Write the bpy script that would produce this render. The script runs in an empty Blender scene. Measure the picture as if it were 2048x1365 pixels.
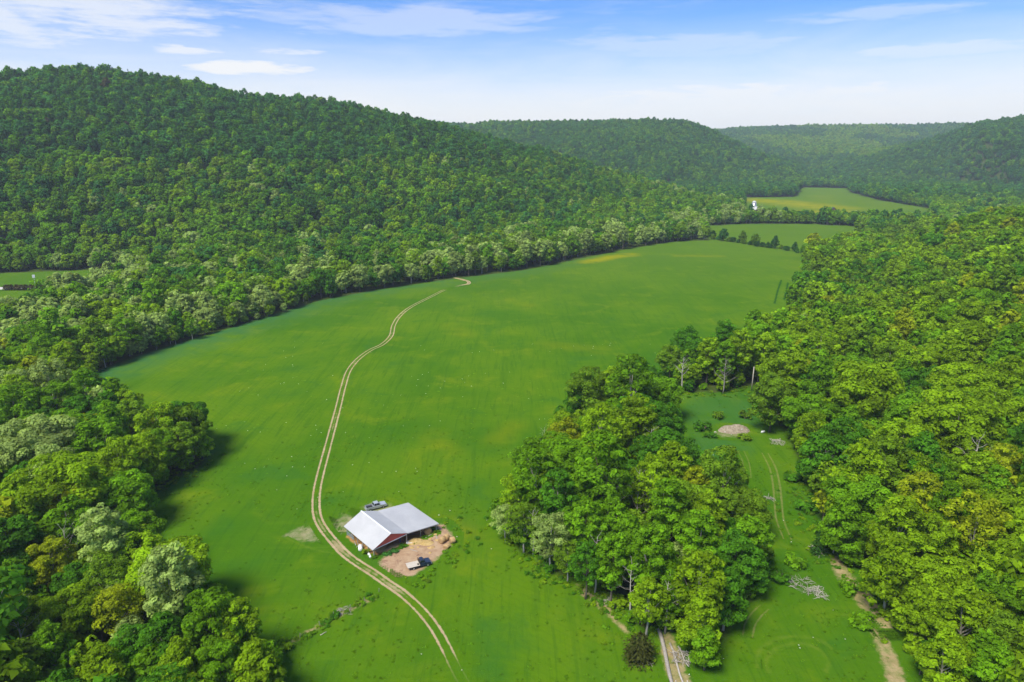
import bpy, bmesh, math, random
import numpy as np
from mathutils import Vector, Matrix

R = math.radians
rng = np.random.default_rng(7)
random.seed(7)
S = bpy.context.scene
COL = S.collection

# ------------------------------------------------------------------ camera, sky, sun, exposure
CAM_H, PITCH, FPX = 92.0, R(15.6), 1365.0
cam_d = bpy.data.cameras.new('camera')
cam = bpy.data.objects.new('camera', cam_d)
COL.objects.link(cam)
cam.location = (0, 0, CAM_H)
cam.rotation_euler = (R(90) - PITCH, 0, 0)
cam_d.sensor_width = 36
cam_d.lens = 36 * FPX / 2048
cam_d.clip_start, cam_d.clip_end = 1.0, 20000
S.camera = cam

SUN_EL, SUN_AZ = R(56), R(-138)          # azimuth from +Y towards +X: the sun stands behind the camera, to the left
sun_d = bpy.data.lights.new('sun', 'SUN')
sun = bpy.data.objects.new('sun', sun_d)
COL.objects.link(sun)
sdir = Vector((math.sin(SUN_AZ) * math.cos(SUN_EL), math.cos(SUN_AZ) * math.cos(SUN_EL), math.sin(SUN_EL)))
sun.rotation_euler = sdir.to_track_quat('Z', 'Y').to_euler()
sun_d.energy, sun_d.angle, sun_d.color = 2.1, R(24.0), (1.0, 0.95, 0.82)

world = bpy.data.worlds.new('World')
S.world = world
world.use_nodes = True


def N(nt, typ, x=0, **kw):
    n = nt.nodes.new(typ)
    for k, v in kw.items():
        if k.startswith('i_'):
            n.inputs[k[2:].replace('_', ' ')].default_value = v
        else:
            setattr(n, k, v)
    return n


def setin(nt, sock, v):
    if isinstance(v, bpy.types.NodeSocket):
        nt.links.new(v, sock)
    elif v is not None:
        sock.default_value = v


def mth(nt, op, a, b=None, c=None, clamp=False):
    n = nt.nodes.new('ShaderNodeMath')
    n.operation, n.use_clamp = op, clamp
    setin(nt, n.inputs[0], a)
    setin(nt, n.inputs[1], b)
    setin(nt, n.inputs[2], c)
    return n.outputs[0]


def ramp(nt, v, a, b, lo=0.0, hi=1.0):
    n = nt.nodes.new('ShaderNodeMapRange')
    n.interpolation_type = 'SMOOTHSTEP'
    setin(nt, n.inputs['Value'], v)
    n.inputs['From Min'].default_value, n.inputs['From Max'].default_value = a, b
    n.inputs['To Min'].default_value, n.inputs['To Max'].default_value = lo, hi
    return n.outputs[0]


def mix(nt, f, a, b, mode='MIX'):
    n = nt.nodes.new('ShaderNodeMix')
    n.data_type, n.blend_type = 'RGBA', mode
    setin(nt, n.inputs['Factor'], f)
    for s, v in ((n.inputs[6], a), (n.inputs[7], b)):
        if isinstance(v, tuple) and len(v) == 3:
            v = (*v, 1)
        setin(nt, s, v)
    return n.outputs[2]


def noise(nt, vec, scale, detail=3, rough=0.55, dist=0.0):
    n = nt.nodes.new('ShaderNodeTexNoise')
    if vec is not None:
        nt.links.new(vec, n.inputs['Vector'])
    n.inputs['Scale'].default_value = scale
    n.inputs['Detail'].default_value = detail
    n.inputs['Roughness'].default_value = rough
    n.inputs['Distortion'].default_value = dist
    return n.outputs[0]


def mapping(nt, vec, scale=(1, 1, 1), rot=(0, 0, 0), loc=(0, 0, 0)):
    n = nt.nodes.new('ShaderNodeMapping')
    nt.links.new(vec, n.inputs['Vector'])
    n.inputs['Scale'].default_value, n.inputs['Rotation'].default_value, n.inputs['Location'].default_value = scale, rot, loc
    return n.outputs[0]


def build_sky():
    nt = world.node_tree
    nt.nodes.clear()
    out = nt.nodes.new('ShaderNodeOutputWorld')
    bg = nt.nodes.new('ShaderNodeBackground')
    bg.inputs['Strength'].default_value = 0.145
    nt.links.new(bg.outputs[0], out.inputs[0])
    sky = nt.nodes.new('ShaderNodeTexSky')
    sky.sky_type = 'NISHITA'
    sky.sun_disc = False
    sky.sun_elevation, sky.sun_rotation = SUN_EL, SUN_AZ
    sky.altitude, sky.air_density, sky.dust_density, sky.ozone_density = 300, 1.0, 0.6, 2.2
    tc = nt.nodes.new('ShaderNodeTexCoord')
    d = tc.outputs['Generated']
    sep = nt.nodes.new('ShaderNodeSeparateXYZ')
    nt.links.new(d, sep.inputs[0])
    x, y, z = sep.outputs
    # streaky cirrus: noise in direction space, stretched along the horizon
    n1 = noise(nt, mapping(nt, d, (2.2, 2.2, 13.0), rot=(0, R(2.5), 0)), 2.0, 8, 0.62, 0.6)
    n2 = noise(nt, mapping(nt, d, (1.0, 1.0, 3.6), loc=(0.3, 0, 0.2)), 1.7, 4, 0.5)
    n3 = noise(nt, mapping(nt, d, (7, 7, 60.0)), 2.0, 6, 0.65, 0.3)
    veil = mth(nt, 'MULTIPLY', ramp(nt, n1, 0.44, 0.74), ramp(nt, n2, 0.36, 0.66))
    streak = mth(nt, 'MULTIPLY', ramp(nt, n3, 0.42, 0.75), 0.45)
    c = mth(nt, 'MULTIPLY', mth(nt, 'ADD', mth(nt, 'MULTIPLY', veil, 0.35), mth(nt, 'MULTIPLY', streak, ramp(nt, n2, 0.4, 0.6))), 0.8)

    def blob(az, el, wa, we, amt):
        # a cloud bank about one direction of the sky, broken up by the streak noise
        az, el = R(az), R(el)
        da = mth(nt, 'DIVIDE', mth(nt, 'SUBTRACT', mth(nt, 'ARCTAN2', x, y), az), R(wa))
        de = mth(nt, 'DIVIDE', mth(nt, 'SUBTRACT', mth(nt, 'ARCSINE', z), el), R(we))
        r2 = mth(nt, 'ADD', mth(nt, 'MULTIPLY', da, da), mth(nt, 'MULTIPLY', de, de))
        g = mth(nt, 'SUBTRACT', 1.0, r2, clamp=True)
        k = mth(nt, 'ADD', g, mth(nt, 'ADD', mth(nt, 'MULTIPLY', mth(nt, 'SUBTRACT', n1, 0.5), 2.6), mth(nt, 'MULTIPLY', mth(nt, 'SUBTRACT', n3, 0.5), 2.0)))
        return mth(nt, 'MULTIPLY', ramp(nt, mth(nt, 'MULTIPLY', k, ramp(nt, r2, 1.5, 0.0)), 0.05, 1.0), amt)
    for b in ((-19.5, 5.9, 7.0, 0.9, 0.95), (-24, 6.9, 5.5, 0.75, 0.8), (-17.5, 7.1, 4.5, 0.6, 0.8), (-33, 8.2, 17, 3.4, 0.72), (-3, 3.4, 16, 1.4, 0.7), (30, 6.5, 10, 0.8, 0.6),
              (18, 3.7, 26, 1.7, 0.9), (33, 10.9, 7, 0.45, 0.6), (-8, 9.5, 16, 1.6, 0.4), (14, 7.6, 15, 1.3, 0.42), (4, 11.5, 14, 0.9, 0.3), (26, 9.0, 10, 0.7, 0.35)):
        c = mth(nt, 'MAXIMUM', c, blob(*b))
    low = ramp(nt, mth(nt, 'ADD', z, mth(nt, 'MULTIPLY', mth(nt, 'SUBTRACT', n1, 0.5), 0.06)), 0.19, 0.03)
    c = mth(nt, 'MAXIMUM', c, mth(nt, 'MULTIPLY', low, 0.98))
    c = mth(nt, 'MULTIPLY', c, 0.96, clamp=True)
    base = mix(nt, 1.0, sky.outputs[0], (0.175, 0.282, 0.45), 'MULTIPLY')
    col = mix(nt, c, base, (2.56, 2.53, 2.46))
    nt.links.new(col, bg.inputs['Color'])


build_sky()
S.view_settings.view_transform = 'Standard'
S.view_settings.look = 'None'
S.view_settings.gamma = 1.0
S.view_settings.use_curve_mapping = False
S.view_settings.exposure = 1.48
S.cycles.max_bounces = 8
S.cycles.diffuse_bounces = 7
S.cycles.glossy_bounces = 2
S.cycles.transmission_bounces = 2
S.cycles.volume_bounces = 0
S.cycles.transparent_max_bounces = 4
S.cycles.use_denoising = True
S.render.film_transparent = False


# ------------------------------------------------------------------ helpers
def ray(px, py):
    u, v = (px - 1024) / FPX, (682.5 - py) / FPX
    return np.array((u, math.cos(PITCH) + v * math.sin(PITCH), -math.sin(PITCH) + v * math.cos(PITCH)))


def at(px, py, z=0.0, Y=None):
    """the point of the place seen at a pixel of the photograph: on the level z, or at the depth Y"""
    d = ray(px, py)
    s = (z - CAM_H) / d[2] if Y is None else Y / d[1]
    return d * s + np.array((0, 0, CAM_H))


def ax(*pts, z=0.0):
    return np.array([at(px, py, z)[:2] for px, py in pts])


def project(P):
    P = np.asarray(P, float)
    x, y, z = P[..., 0], P[..., 1], P[..., 2] - CAM_H
    dep = y * math.cos(PITCH) - z * math.sin(PITCH)
    up = y * math.sin(PITCH) + z * math.cos(PITCH)
    dep = np.maximum(dep, 1e-3)
    return 1024 + FPX * x / dep, 682.5 - FPX * up / dep, dep


def tag(o, label=None, cat=None, group=None, kind=None):
    for k, v in (('label', label), ('category', cat), ('group', group), ('kind', kind)):
        if v:
            o[k] = v
    return o


def mesh_obj(name, verts, faces, mat, parent=None, smooth=False):
    me = bpy.data.meshes.new(name)
    me.from_pydata([tuple(map(float, v)) for v in verts], [], faces)
    if smooth:
        me.shade_smooth()
    for m in (mat if isinstance(mat, (list, tuple)) else [mat]):
        me.materials.append(m)
    o = bpy.data.objects.new(name, me)
    COL.objects.link(o)
    if parent:
        o.parent = parent
    return o


def link_mesh(name, me, parent=None):
    o = bpy.data.objects.new(name, me)
    COL.objects.link(o)
    if parent:
        o.parent = parent
    return o


def empty(name, loc, rz=0.0):
    o = bpy.data.objects.new(name, None)
    o.empty_display_size = 0.5
    COL.objects.link(o)
    o.location = loc
    o.rotation_euler = (0, 0, rz)
    return o


def kids(o):
    return list(o.children)


def copy_tree(o, parent=None):
    c = o.copy()
    COL.objects.link(c)
    if parent is not None:
        c.parent = parent
    for ch in kids(o):
        copy_tree(ch, c)
    return c


class MB:
    """collects boxes, tubes, prisms into one mesh"""
    def __init__(s):
        s.v, s.f = [], []

    def add(s, v, f):
        b = len(s.v)
        s.v += [tuple(p) for p in v]
        s.f += [tuple(i + b for i in q) for q in f]
        return s

    def box(s, x0, x1, y0, y1, z0, z1):
        v = [(x, y, z) for z in (z0, z1) for x, y in ((x0, y0), (x1, y0), (x1, y1), (x0, y1))]
        return s.add(v, [(3, 2, 1, 0), (4, 5, 6, 7), (0, 1, 5, 4), (1, 2, 6, 5), (2, 3, 7, 6), (3, 0, 4, 7)])

    def bar(s, a, b, w, h=None):
        """a square beam from a to b"""
        h = h or w
        a, b = Vector(a), Vector(b)
        d = (b - a).normalized()
        up = Vector((0, 0, 1)) if abs(d.z) < 0.95 else Vector((1, 0, 0))
        sx = d.cross(up).normalized()
        sy = sx.cross(d).normalized()
        v = [p + sx * i * w / 2 + sy * j * h / 2 for p in (a, b) for i, j in ((-1, -1), (1, -1), (1, 1), (-1, 1))]
        return s.add(v, [(3, 2, 1, 0), (4, 5, 6, 7), (0, 1, 5, 4), (1, 2, 6, 5), (2, 3, 7, 6), (3, 0, 4, 7)])

    def tube(s, pts, rad, n=6, cap=True):
        pts = [Vector(p) for p in pts]
        if not hasattr(rad, '__len__'):
            rad = [rad] * len(pts)
        rings, ref = [], None
        for i, p in enumerate(pts):
            d = (pts[min(i + 1, len(pts) - 1)] - pts[max(i - 1, 0)]).normalized()
            if ref is None:
                ref = Vector((1, 0, 0)) if abs(d.x) < 0.8 else Vector((0, 1, 0))
            sx = (ref - d * ref.dot(d)).normalized()
            ref = sx
            sy = d.cross(sx)
            rings.append([p + (sx * math.cos(2 * math.pi * k / n) + sy * math.sin(2 * math.pi * k / n)) * rad[i] for k in range(n)])
        v = [q for r in rings for q in r]
        f = [(i * n + k, i * n + (k + 1) % n, (i + 1) * n + (k + 1) % n, (i + 1) * n + k) for i in range(len(pts) - 1) for k in range(n)]
        if cap:
            f += [tuple(range(n - 1, -1, -1)), tuple((len(pts) - 1) * n + k for k in range(n))]
        return s.add(v, f)

    def prism(s, prof, y0, y1, inset=0.0, axis='y'):
        """closed profile (x, z) swept from y0 to y1"""
        n = len(prof)
        v = [(x, y0, z) for x, z in prof] + [(x, y1, z) for x, z in prof]
        f = [tuple(range(n)), tuple(range(2 * n - 1, n - 1, -1))] + [(i, i + n, (i + 1) % n + n, (i + 1) % n) for i in range(n)]
        return s.add(v, f)

    def build(s, name, mat, parent=None, smooth=False):
        return mesh_obj(name, s.v, s.f, mat, parent, smooth)


def polydist(P, line):
    """distance of points to a polyline, the segment's number and the place on it"""
    best = np.full(len(P), 1e18)
    par = np.zeros(len(P))
    for i in range(len(line) - 1):
        a, b = line[i, :2], line[i + 1, :2]
        ab = b - a
        t = np.clip(((P - a) @ ab) / (ab @ ab), 0, 1)
        d = np.hypot(*(P - (a + t[:, None] * ab)).T)
        m = d < best
        best[m], par[m] = d[m], i + t[m]
    return best, par


def inside(P, poly):
    x, y = P[:, 0], P[:, 1]
    r = np.zeros(len(P), bool)
    for (x0, y0), (x1, y1) in zip(poly, np.roll(poly, -1, axis=0)):
        c = (y0 > y) != (y1 > y)
        r ^= c & (x < (x1 - x0) * (y - y0) / ((y1 - y0) if y1 != y0 else 1e-9) + x0)
    return r


def signed(P, poly):
    d, _ = polydist(P, np.vstack([poly, poly[:1]]))
    return np.where(inside(P, poly), d, -d)


def vnoise(P, scale, seed=0):
    """smooth value noise on the plane, 0 to 1"""
    g = np.random.default_rng(seed).random((128, 128))
    q = np.asarray(P) / scale + 1000.0
    i = np.floor(q).astype(int)
    t = q - i
    t = t * t * (3 - 2 * t)
    a = g[i[:, 0] % 128, i[:, 1] % 128]
    b = g[(i[:, 0] + 1) % 128, i[:, 1] % 128]
    c = g[i[:, 0] % 128, (i[:, 1] + 1) % 128]
    d = g[(i[:, 0] + 1) % 128, (i[:, 1] + 1) % 128]
    return (a * (1 - t[:, 0]) + b * t[:, 0]) * (1 - t[:, 1]) + (c * (1 - t[:, 0]) + d * t[:, 0]) * t[:, 1]


def fbm(P, scale, seed=0, n=4):
    s, a, tot = 0, 1.0, 0
    for k in range(n):
        s = s + a * vnoise(P, scale / 2 ** k, seed + k)
        tot += a
        a *= 0.5
    return s / tot


# ------------------------------------------------------------------ the lie of the land
def crest(pts, tree=17.0):
    return np.array([np.array(at(px, py, Y=Y)) - np.array((0, 0, tree)) for px, py, Y in pts])


HILLS = []


def hill(cr, foot, back, power=1.15, seed=1, gully=0.1, drop=0.10, gs=150):
    HILLS.append((cr, foot, np.vstack([foot, cr[::-1, :2]]), np.vstack([cr[:, :2], back[::-1]]), power, seed, gully, drop, gs))


# the long hill beyond the river wood
cL = crest([(-500, 200, 850), (-250, 165, 880), (0, 138, 910), (150, 128, 950), (300, 141, 1000), (400, 158, 1025), (500, 186, 1050), (545, 184, 1060), (620, 189, 1080), (740, 212, 1100),
            (850, 235, 1120), (960, 265, 1150), (1100, 300, 1160), (1250, 345, 1140), (1400, 385, 1100)])
cL = np.vstack([cL, [[372, 1085, 0]]])
fL = np.vstack([[[-1000, 300]], [[-700, 420]], ax((0, 543), (340, 526)), [[-200, 610], [-90, 690], [20, 770], [130, 850], [240, 930]], [[355, 1070]]])
hill(cL, fL, np.array([[-1400, 900], [-900, 1700], [0, 1900], [420, 1500], [430, 1110]]), 1.05, 11, 0.17)
# the middle-distance hill
cA = crest([(700, 246, 2500), (880, 243, 2450), (960, 250, 2400), (1000, 244, 2300), (1100, 243, 2200), (1280, 238, 2150), (1370, 240, 2100), (1420, 260, 2060), (1500, 300, 2000), (1600, 360, 1900)])
cA = np.vstack([cA, [[800, 1880, 0]]])
fA = np.vstack([[[-600, 1700], [100, 1450], [400, 1400]], ax((1500, 394), (1590, 393)), [[700, 1640]], [[780, 1850]]])
hill(cA, fA, np.array([[-700, 3200], [400, 3000], [950, 2300], [860, 1900]]), 1.0, 21, 0.2, gs=260)
# the far plateau that closes the valley
cC = crest([(1250, 262, 4100), (1420, 258, 3900), (1550, 252, 3800), (1700, 248, 3700), (1850, 248, 3600), (1960, 244, 3400), (2150, 236, 3300), (2400, 240, 3200)], 26)
fC = np.array([[300, 2700], [850, 2300], [1050, 2150], [1500, 2300], [2400, 2400]])
hill(cC, fC, np.array([[300, 5200], [2000, 5200], [4000, 4300]]), 0.9, 31, 0.22, gs=380)
# the hill on the far right
cB = crest([(2500, 200, 1800), (2250, 215, 1900), (2048, 230, 2000), (1960, 242, 2080), (1880, 272, 2120), (1800, 303, 2120), (1720, 338, 2080), (1660, 360, 2000)])
cB = np.vstack([cB, [[830, 1930, 0]]])[::-1]
fB = np.vstack([[[815, 1900]], ax((1720, 381), (1790, 390), (1850, 404)), [[900, 1000], [1500, 700]]])
hill(cB, fB, np.array([[850, 1990], [1200, 2600], [2600, 2700], [2600, 1800]]), 0.85, 41, 0.2, gs=260)
# the wooded slope on the right of the meadow
cR = np.vstack([crest([(1625, 522, 628), (1680, 502, 622), (1750, 476, 612), (1850, 437, 592), (1950, 399, 570), (2048, 384, 555), (2150, 368, 530)], 27),
                [[540, 430, 62], [500, 300, 58], [450, 150, 50], [400, 0, 42], [380, -150, 38]]])
fR = np.vstack([[[284, 636]], ax((1612, 540), (1608, 575), (1585, 620), (1555, 690), (1545, 780), (1590, 880), (1625, 1000), (1700, 1110), (1810, 1240), (1870, 1365)), [[76, 40], [80, -150]]])
hill(cR, fR, np.array([[290, 660], [420, 760], [700, 700], [900, 300], [900, -150]]), 0.95, 51, 0.10)


def height(P):
    P = np.asarray(P, float)
    h = (fbm(P, 70, 3) - 0.5) * 0.9
    for cr, foot, front, back, pw, seed, gully, drop, gs in HILLS:
        m = inside(P, front)
        if m.any():
            q = P[m]
            dc, par = polydist(q, cr)
            i = np.minimum(par.astype(int), len(cr) - 2)
            zc = cr[i, 2] * (1 - (par - i)) + cr[i + 1, 2] * (par - i)
            df, _ = polydist(q, foot)
            s = df / (df + dc + 1e-6)
            g = (fbm(q, gs, seed) - 0.5) * gully * 4 * s * (1 - s)
            hh = zc * np.clip(s ** pw * (1 + 0.25 * s * (1 - s) * 4 * 0.5) + g, 0, 1.02)
            h[m] = np.maximum(h[m], hh + (fbm(q, 40, seed + 5) - 0.5) * 3 * s)
        m = inside(P, back)
        if m.any():
            q = P[m]
            dc, par = polydist(q, cr)
            i = np.minimum(par.astype(int), len(cr) - 2)
            zc = cr[i, 2] * (1 - (par - i)) + cr[i + 1, 2] * (par - i)
            h[m] = np.maximum(h[m], np.maximum(zc - drop * dc, 0))
    return h


def axis_lines(lo, hi, step0, a, b, grow):
    """grid lines: even between a and b, wider apart beyond"""
    mid = list(np.arange(a, b + 1e-6, step0))
    up, s = [b], step0
    while up[-1] < hi:
        s *= grow
        up.append(up[-1] + min(s, 45))
    dn, s = [a], step0
    while dn[-1] > lo:
        s *= grow
        dn.append(dn[-1] - min(s, 45))
    return np.array(dn[:0:-1] + mid + up[1:])


GX = axis_lines(-2900, 3300, 4.0, -220, 260, 1.05)
GY = axis_lines(-120, 4700, 4.0, 60, 420, 1.03)
gxx, gyy = np.meshgrid(GX, GY)
GP = np.stack([gxx.ravel(), gyy.ravel()], 1)
GH = height(GP).reshape(gxx.shape)


def gz(P):
    """height of the ground sheet"""
    P = np.atleast_2d(np.asarray(P, float))
    i = np.clip(np.searchsorted(GX, P[:, 0]) - 1, 0, len(GX) - 2)
    j = np.clip(np.searchsorted(GY, P[:, 1]) - 1, 0, len(GY) - 2)
    u = np.clip((P[:, 0] - GX[i]) / (GX[i + 1] - GX[i]), 0, 1)
    v = np.clip((P[:, 1] - GY[j]) / (GY[j + 1] - GY[j]), 0, 1)
    return (GH[j, i] * (1 - u) + GH[j, i + 1] * u) * (1 - v) + (GH[j + 1, i] * (1 - u) + GH[j + 1, i + 1] * u) * v


def g1(x, y):
    return float(gz([(x, y)])[0])


def onground(px, py, lift=0.0):
    """where the line of sight through a pixel meets the ground, LIFT above it"""
    z = lift
    for _ in range(12):
        p = at(px, py, z)
        z = 0.5 * z + 0.5 * (g1(p[0], p[1]) + lift)
    return at(px, py, z)


# open ground, everything else is wooded
MEADOW = np.vstack([ax((575, 1365), (540, 1300), (455, 1255), (400, 1200), (345, 1120), (300, 1060), (300, 1000), (330, 965), (400, 935), (425, 890), (392, 868), (300, 860), (225, 826),
                       (180, 782), (172, 750), (300, 705), (450, 660), (560, 627), (640, 602), (760, 579), (880, 562), (1050, 541), (1170, 516), (1260, 498), (1350, 484),
                       (1420, 481), (1500, 491), (1608, 506), (1603, 560), (1585, 610), (1545, 665), (1440, 720), (1350, 755), (1340, 783), (1440, 787), (1510, 772), (1535, 800), (1575, 870),
                       (1612, 950), (1634, 1030), (1670, 1110), (1740, 1180), (1800, 1260), (1850, 1365)), [[74, 60], [70, -130], [-50, -130], [-44, 60]]])
GROVE = ax((1000, 1052), (1040, 1098), (1130, 1166), (1200, 1190), (1255, 1245), (1300, 1290), (1370, 1332), (1435, 1305), (1480, 1240), (1512, 1180), (1530, 1120), (1520, 1050), (1465, 1000),
           (1400, 985), (1335, 965), (1345, 890), (1350, 850), (1335, 812), (1230, 806), (1160, 850), (1110, 905), (1060, 960), (1015, 1010))
FIELD2 = ax((1415, 452), (1500, 448), (1600, 448), (1740, 455), (1700, 480), (1640, 508), (1606, 505.2), (1500, 490), (1418, 480))
FIELD3 = ax((1488, 422), (1492, 396), (1590, 394), (1600, 386), (1605, 375), (1690, 377), (1700, 386), (1760, 402), (1860, 418), (1850, 446), (1740, 447), (1600, 443), (1490, 443))
PADDOCK = ax((-200, 590), (-10, 547), (200, 540), (345, 527), (345, 538), (240, 556), (110, 622), (0, 648), (-200, 730))
SIDEFIELD = ax((-150, 960), (-40, 895), (15, 905), (30, 950), (-20, 985), (-150, 1060))
OPENS = [MEADOW, FIELD2, FIELD3, PADDOCK, SIDEFIELD]


def openness(P):
    """metres inside the nearest open ground (below zero: under trees)"""
    s = np.full(len(P), -1e9)
    for o in OPENS:
        s = np.maximum(s, signed(P, o))
    return np.minimum(s, -signed(P, GROVE))


# ------------------------------------------------------------------ materials
def new_mat(name):
    m = bpy.data.materials.new(name)
    m.use_nodes = True
    nt = m.node_tree
    nt.nodes.clear()
    out = nt.nodes.new('ShaderNodeOutputMaterial')
    b = nt.nodes.new('ShaderNodeBsdfPrincipled')
    b.inputs['Roughness'].default_value = 0.9
    b.inputs['Specular IOR Level'].default_value = 0.0
    nt.links.new(b.outputs[0], out.inputs[0])
    return m, nt, b, out


def bump(nt, h, strength, dist, b):
    n = nt.nodes.new('ShaderNodeBump')
    n.inputs['Strength'].default_value, n.inputs['Distance'].default_value = strength, dist
    nt.links.new(h, n.inputs['Height'])
    nt.links.new(n.outputs[0], b.inputs['Normal'])


def wpos(nt):
    return nt.nodes.new('ShaderNodeNewGeometry').outputs['Position']


def attr(nt, name, kind='GEOMETRY'):
    n = nt.nodes.new('ShaderNodeAttribute')
    n.attribute_name, n.attribute_type = name, kind
    return n


def meadow_colour(nt, p):
    """spring grass by place: broad patches, mowing streaks, clumps"""
    big = noise(nt, p, 0.011, 4, 0.6, 0.4)
    mid = noise(nt, p, 0.05, 5, 0.65, 0.5)
    streak = noise(nt, mapping(nt, p, (0.75, 0.05, 0.3), rot=(0, 0, R(-38))), 1.0, 4, 0.6, 1.2)
    streak2 = noise(nt, mapping(nt, p, (0.05, 0.5, 0.3), rot=(0, 0, R(-20))), 1.0, 4, 0.6, 1.5)
    fine = noise(nt, p, 1.1, 4, 0.7)
    tiny = noise(nt, p, 4.0, 2, 0.6)
    c = mix(nt, ramp(nt, big, 0.36, 0.66), (0.046, 0.132, 0.004), (0.090, 0.176, 0.004))
    c = mix(nt, ramp(nt, mid, 0.5, 0.78), c, (0.130, 0.198, 0.005))
    c = mix(nt, mth(nt, 'MULTIPLY', ramp(nt, mid, 0.46, 0.28), 0.6), c, (0.030, 0.120, 0.013))
    c = mix(nt, mth(nt, 'MULTIPLY', ramp(nt, streak, 0.5, 0.72), 0.42), c, (0.020, 0.088, 0.006))
    c = mix(nt, mth(nt, 'MULTIPLY', ramp(nt, streak2, 0.52, 0.75), 0.35), c, (0.095, 0.185, 0.006))
    streak3 = noise(nt, mapping(nt, p, (0.20, 0.012, 0.3), rot=(0, 0, R(-33))), 1.0, 5, 0.7, 1.0)
    c = mix(nt, mth(nt, 'MULTIPLY', ramp(nt, streak3, 0.5, 0.68), 0.38), c, (0.030, 0.108, 0.006))
    wv = nt.nodes.new('ShaderNodeTexWave')
    wv.wave_type, wv.bands_direction = 'BANDS', 'X'
    nt.links.new(mapping(nt, p, (0.16, 0.16, 0.16), rot=(0, 0, R(-52))), wv.inputs['Vector'])
    wv.inputs['Scale'].default_value, wv.inputs['Distortion'].default_value, wv.inputs['Detail'].default_value, wv.inputs['Detail Scale'].default_value = 1.0, 9.0, 2.0, 0.25
    c = mix(nt, mth(nt, 'MULTIPLY', mth(nt, 'MULTIPLY', ramp(nt, wv.outputs['Fac'], 0.7, 1.0), ramp(nt, big, 0.45, 0.6)), 0.13), c, (0.030, 0.105, 0.006))
    c = mix(nt, mth(nt, 'MULTIPLY', ramp(nt, fine, 0.52, 0.75), 0.16), c, (0.030, 0.100, 0.005))
    c = mix(nt, mth(nt, 'MULTIPLY', ramp(nt, tiny, 0.55, 0.8), 0.3), c, (0.11, 0.20, 0.015))
    return c, fine, tiny


def grass_bump(nt, b, fine, tiny, p):
    lumps = noise(nt, p, 0.35, 3, 0.6)
    h = mth(nt, 'ADD', mth(nt, 'MULTIPLY', fine, 0.6), mth(nt, 'MULTIPLY', tiny, 0.4))
    h = mth(nt, 'ADD', h, mth(nt, 'MULTIPLY', lumps, 0.8))
    bump(nt, h, 0.5, 0.4, b)


def ground_material():
    m, nt, b, out = new_mat('meadow_grass')
    p = wpos(nt)
    c, fine, tiny = meadow_colour(nt, p)
    # buttercups in the fields (attribute painted by place), a cooler green along the river wood and in the clearing, leaf litter under the trees
    tall = mth(nt, 'MULTIPLY', attr(nt, 'coolgrass').outputs['Fac'], ramp(nt, noise(nt, p, 0.09, 4, 0.6), 0.25, 0.6))
    c = mix(nt, tall, c, (0.036, 0.128, 0.034))
    far = mth(nt, 'MULTIPLY', attr(nt, 'farfield').outputs['Fac'], 0.75)
    c = mix(nt, far, c, (0.088, 0.162, 0.012))
    yel = mth(nt, 'MULTIPLY', attr(nt, 'buttercup').outputs['Fac'], ramp(nt, noise(nt, mapping(nt, p, (0.04, 0.06, 0.1)), 1.0, 5, 0.7), 0.30, 0.55))
    c = mix(nt, yel, c, (0.23, 0.235, 0.004))
    litter = mix(nt, ramp(nt, noise(nt, p, 0.5, 4, 0.7), 0.35, 0.65), (0.035, 0.07, 0.010), (0.07, 0.085, 0.022))
    w = mth(nt, 'ADD', attr(nt, 'wood').outputs['Fac'], mth(nt, 'MULTIPLY', mth(nt, 'SUBTRACT', noise(nt, p, 0.3, 4, 0.7), 0.5), 0.8))
    c = mix(nt, ramp(nt, w, 0.35, 0.75), c, litter)
    nt.links.new(c, b.inputs['Base Color'])
    grass_bump(nt, b, fine, tiny, p)
    return m


M = {'ground': ground_material()}


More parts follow.
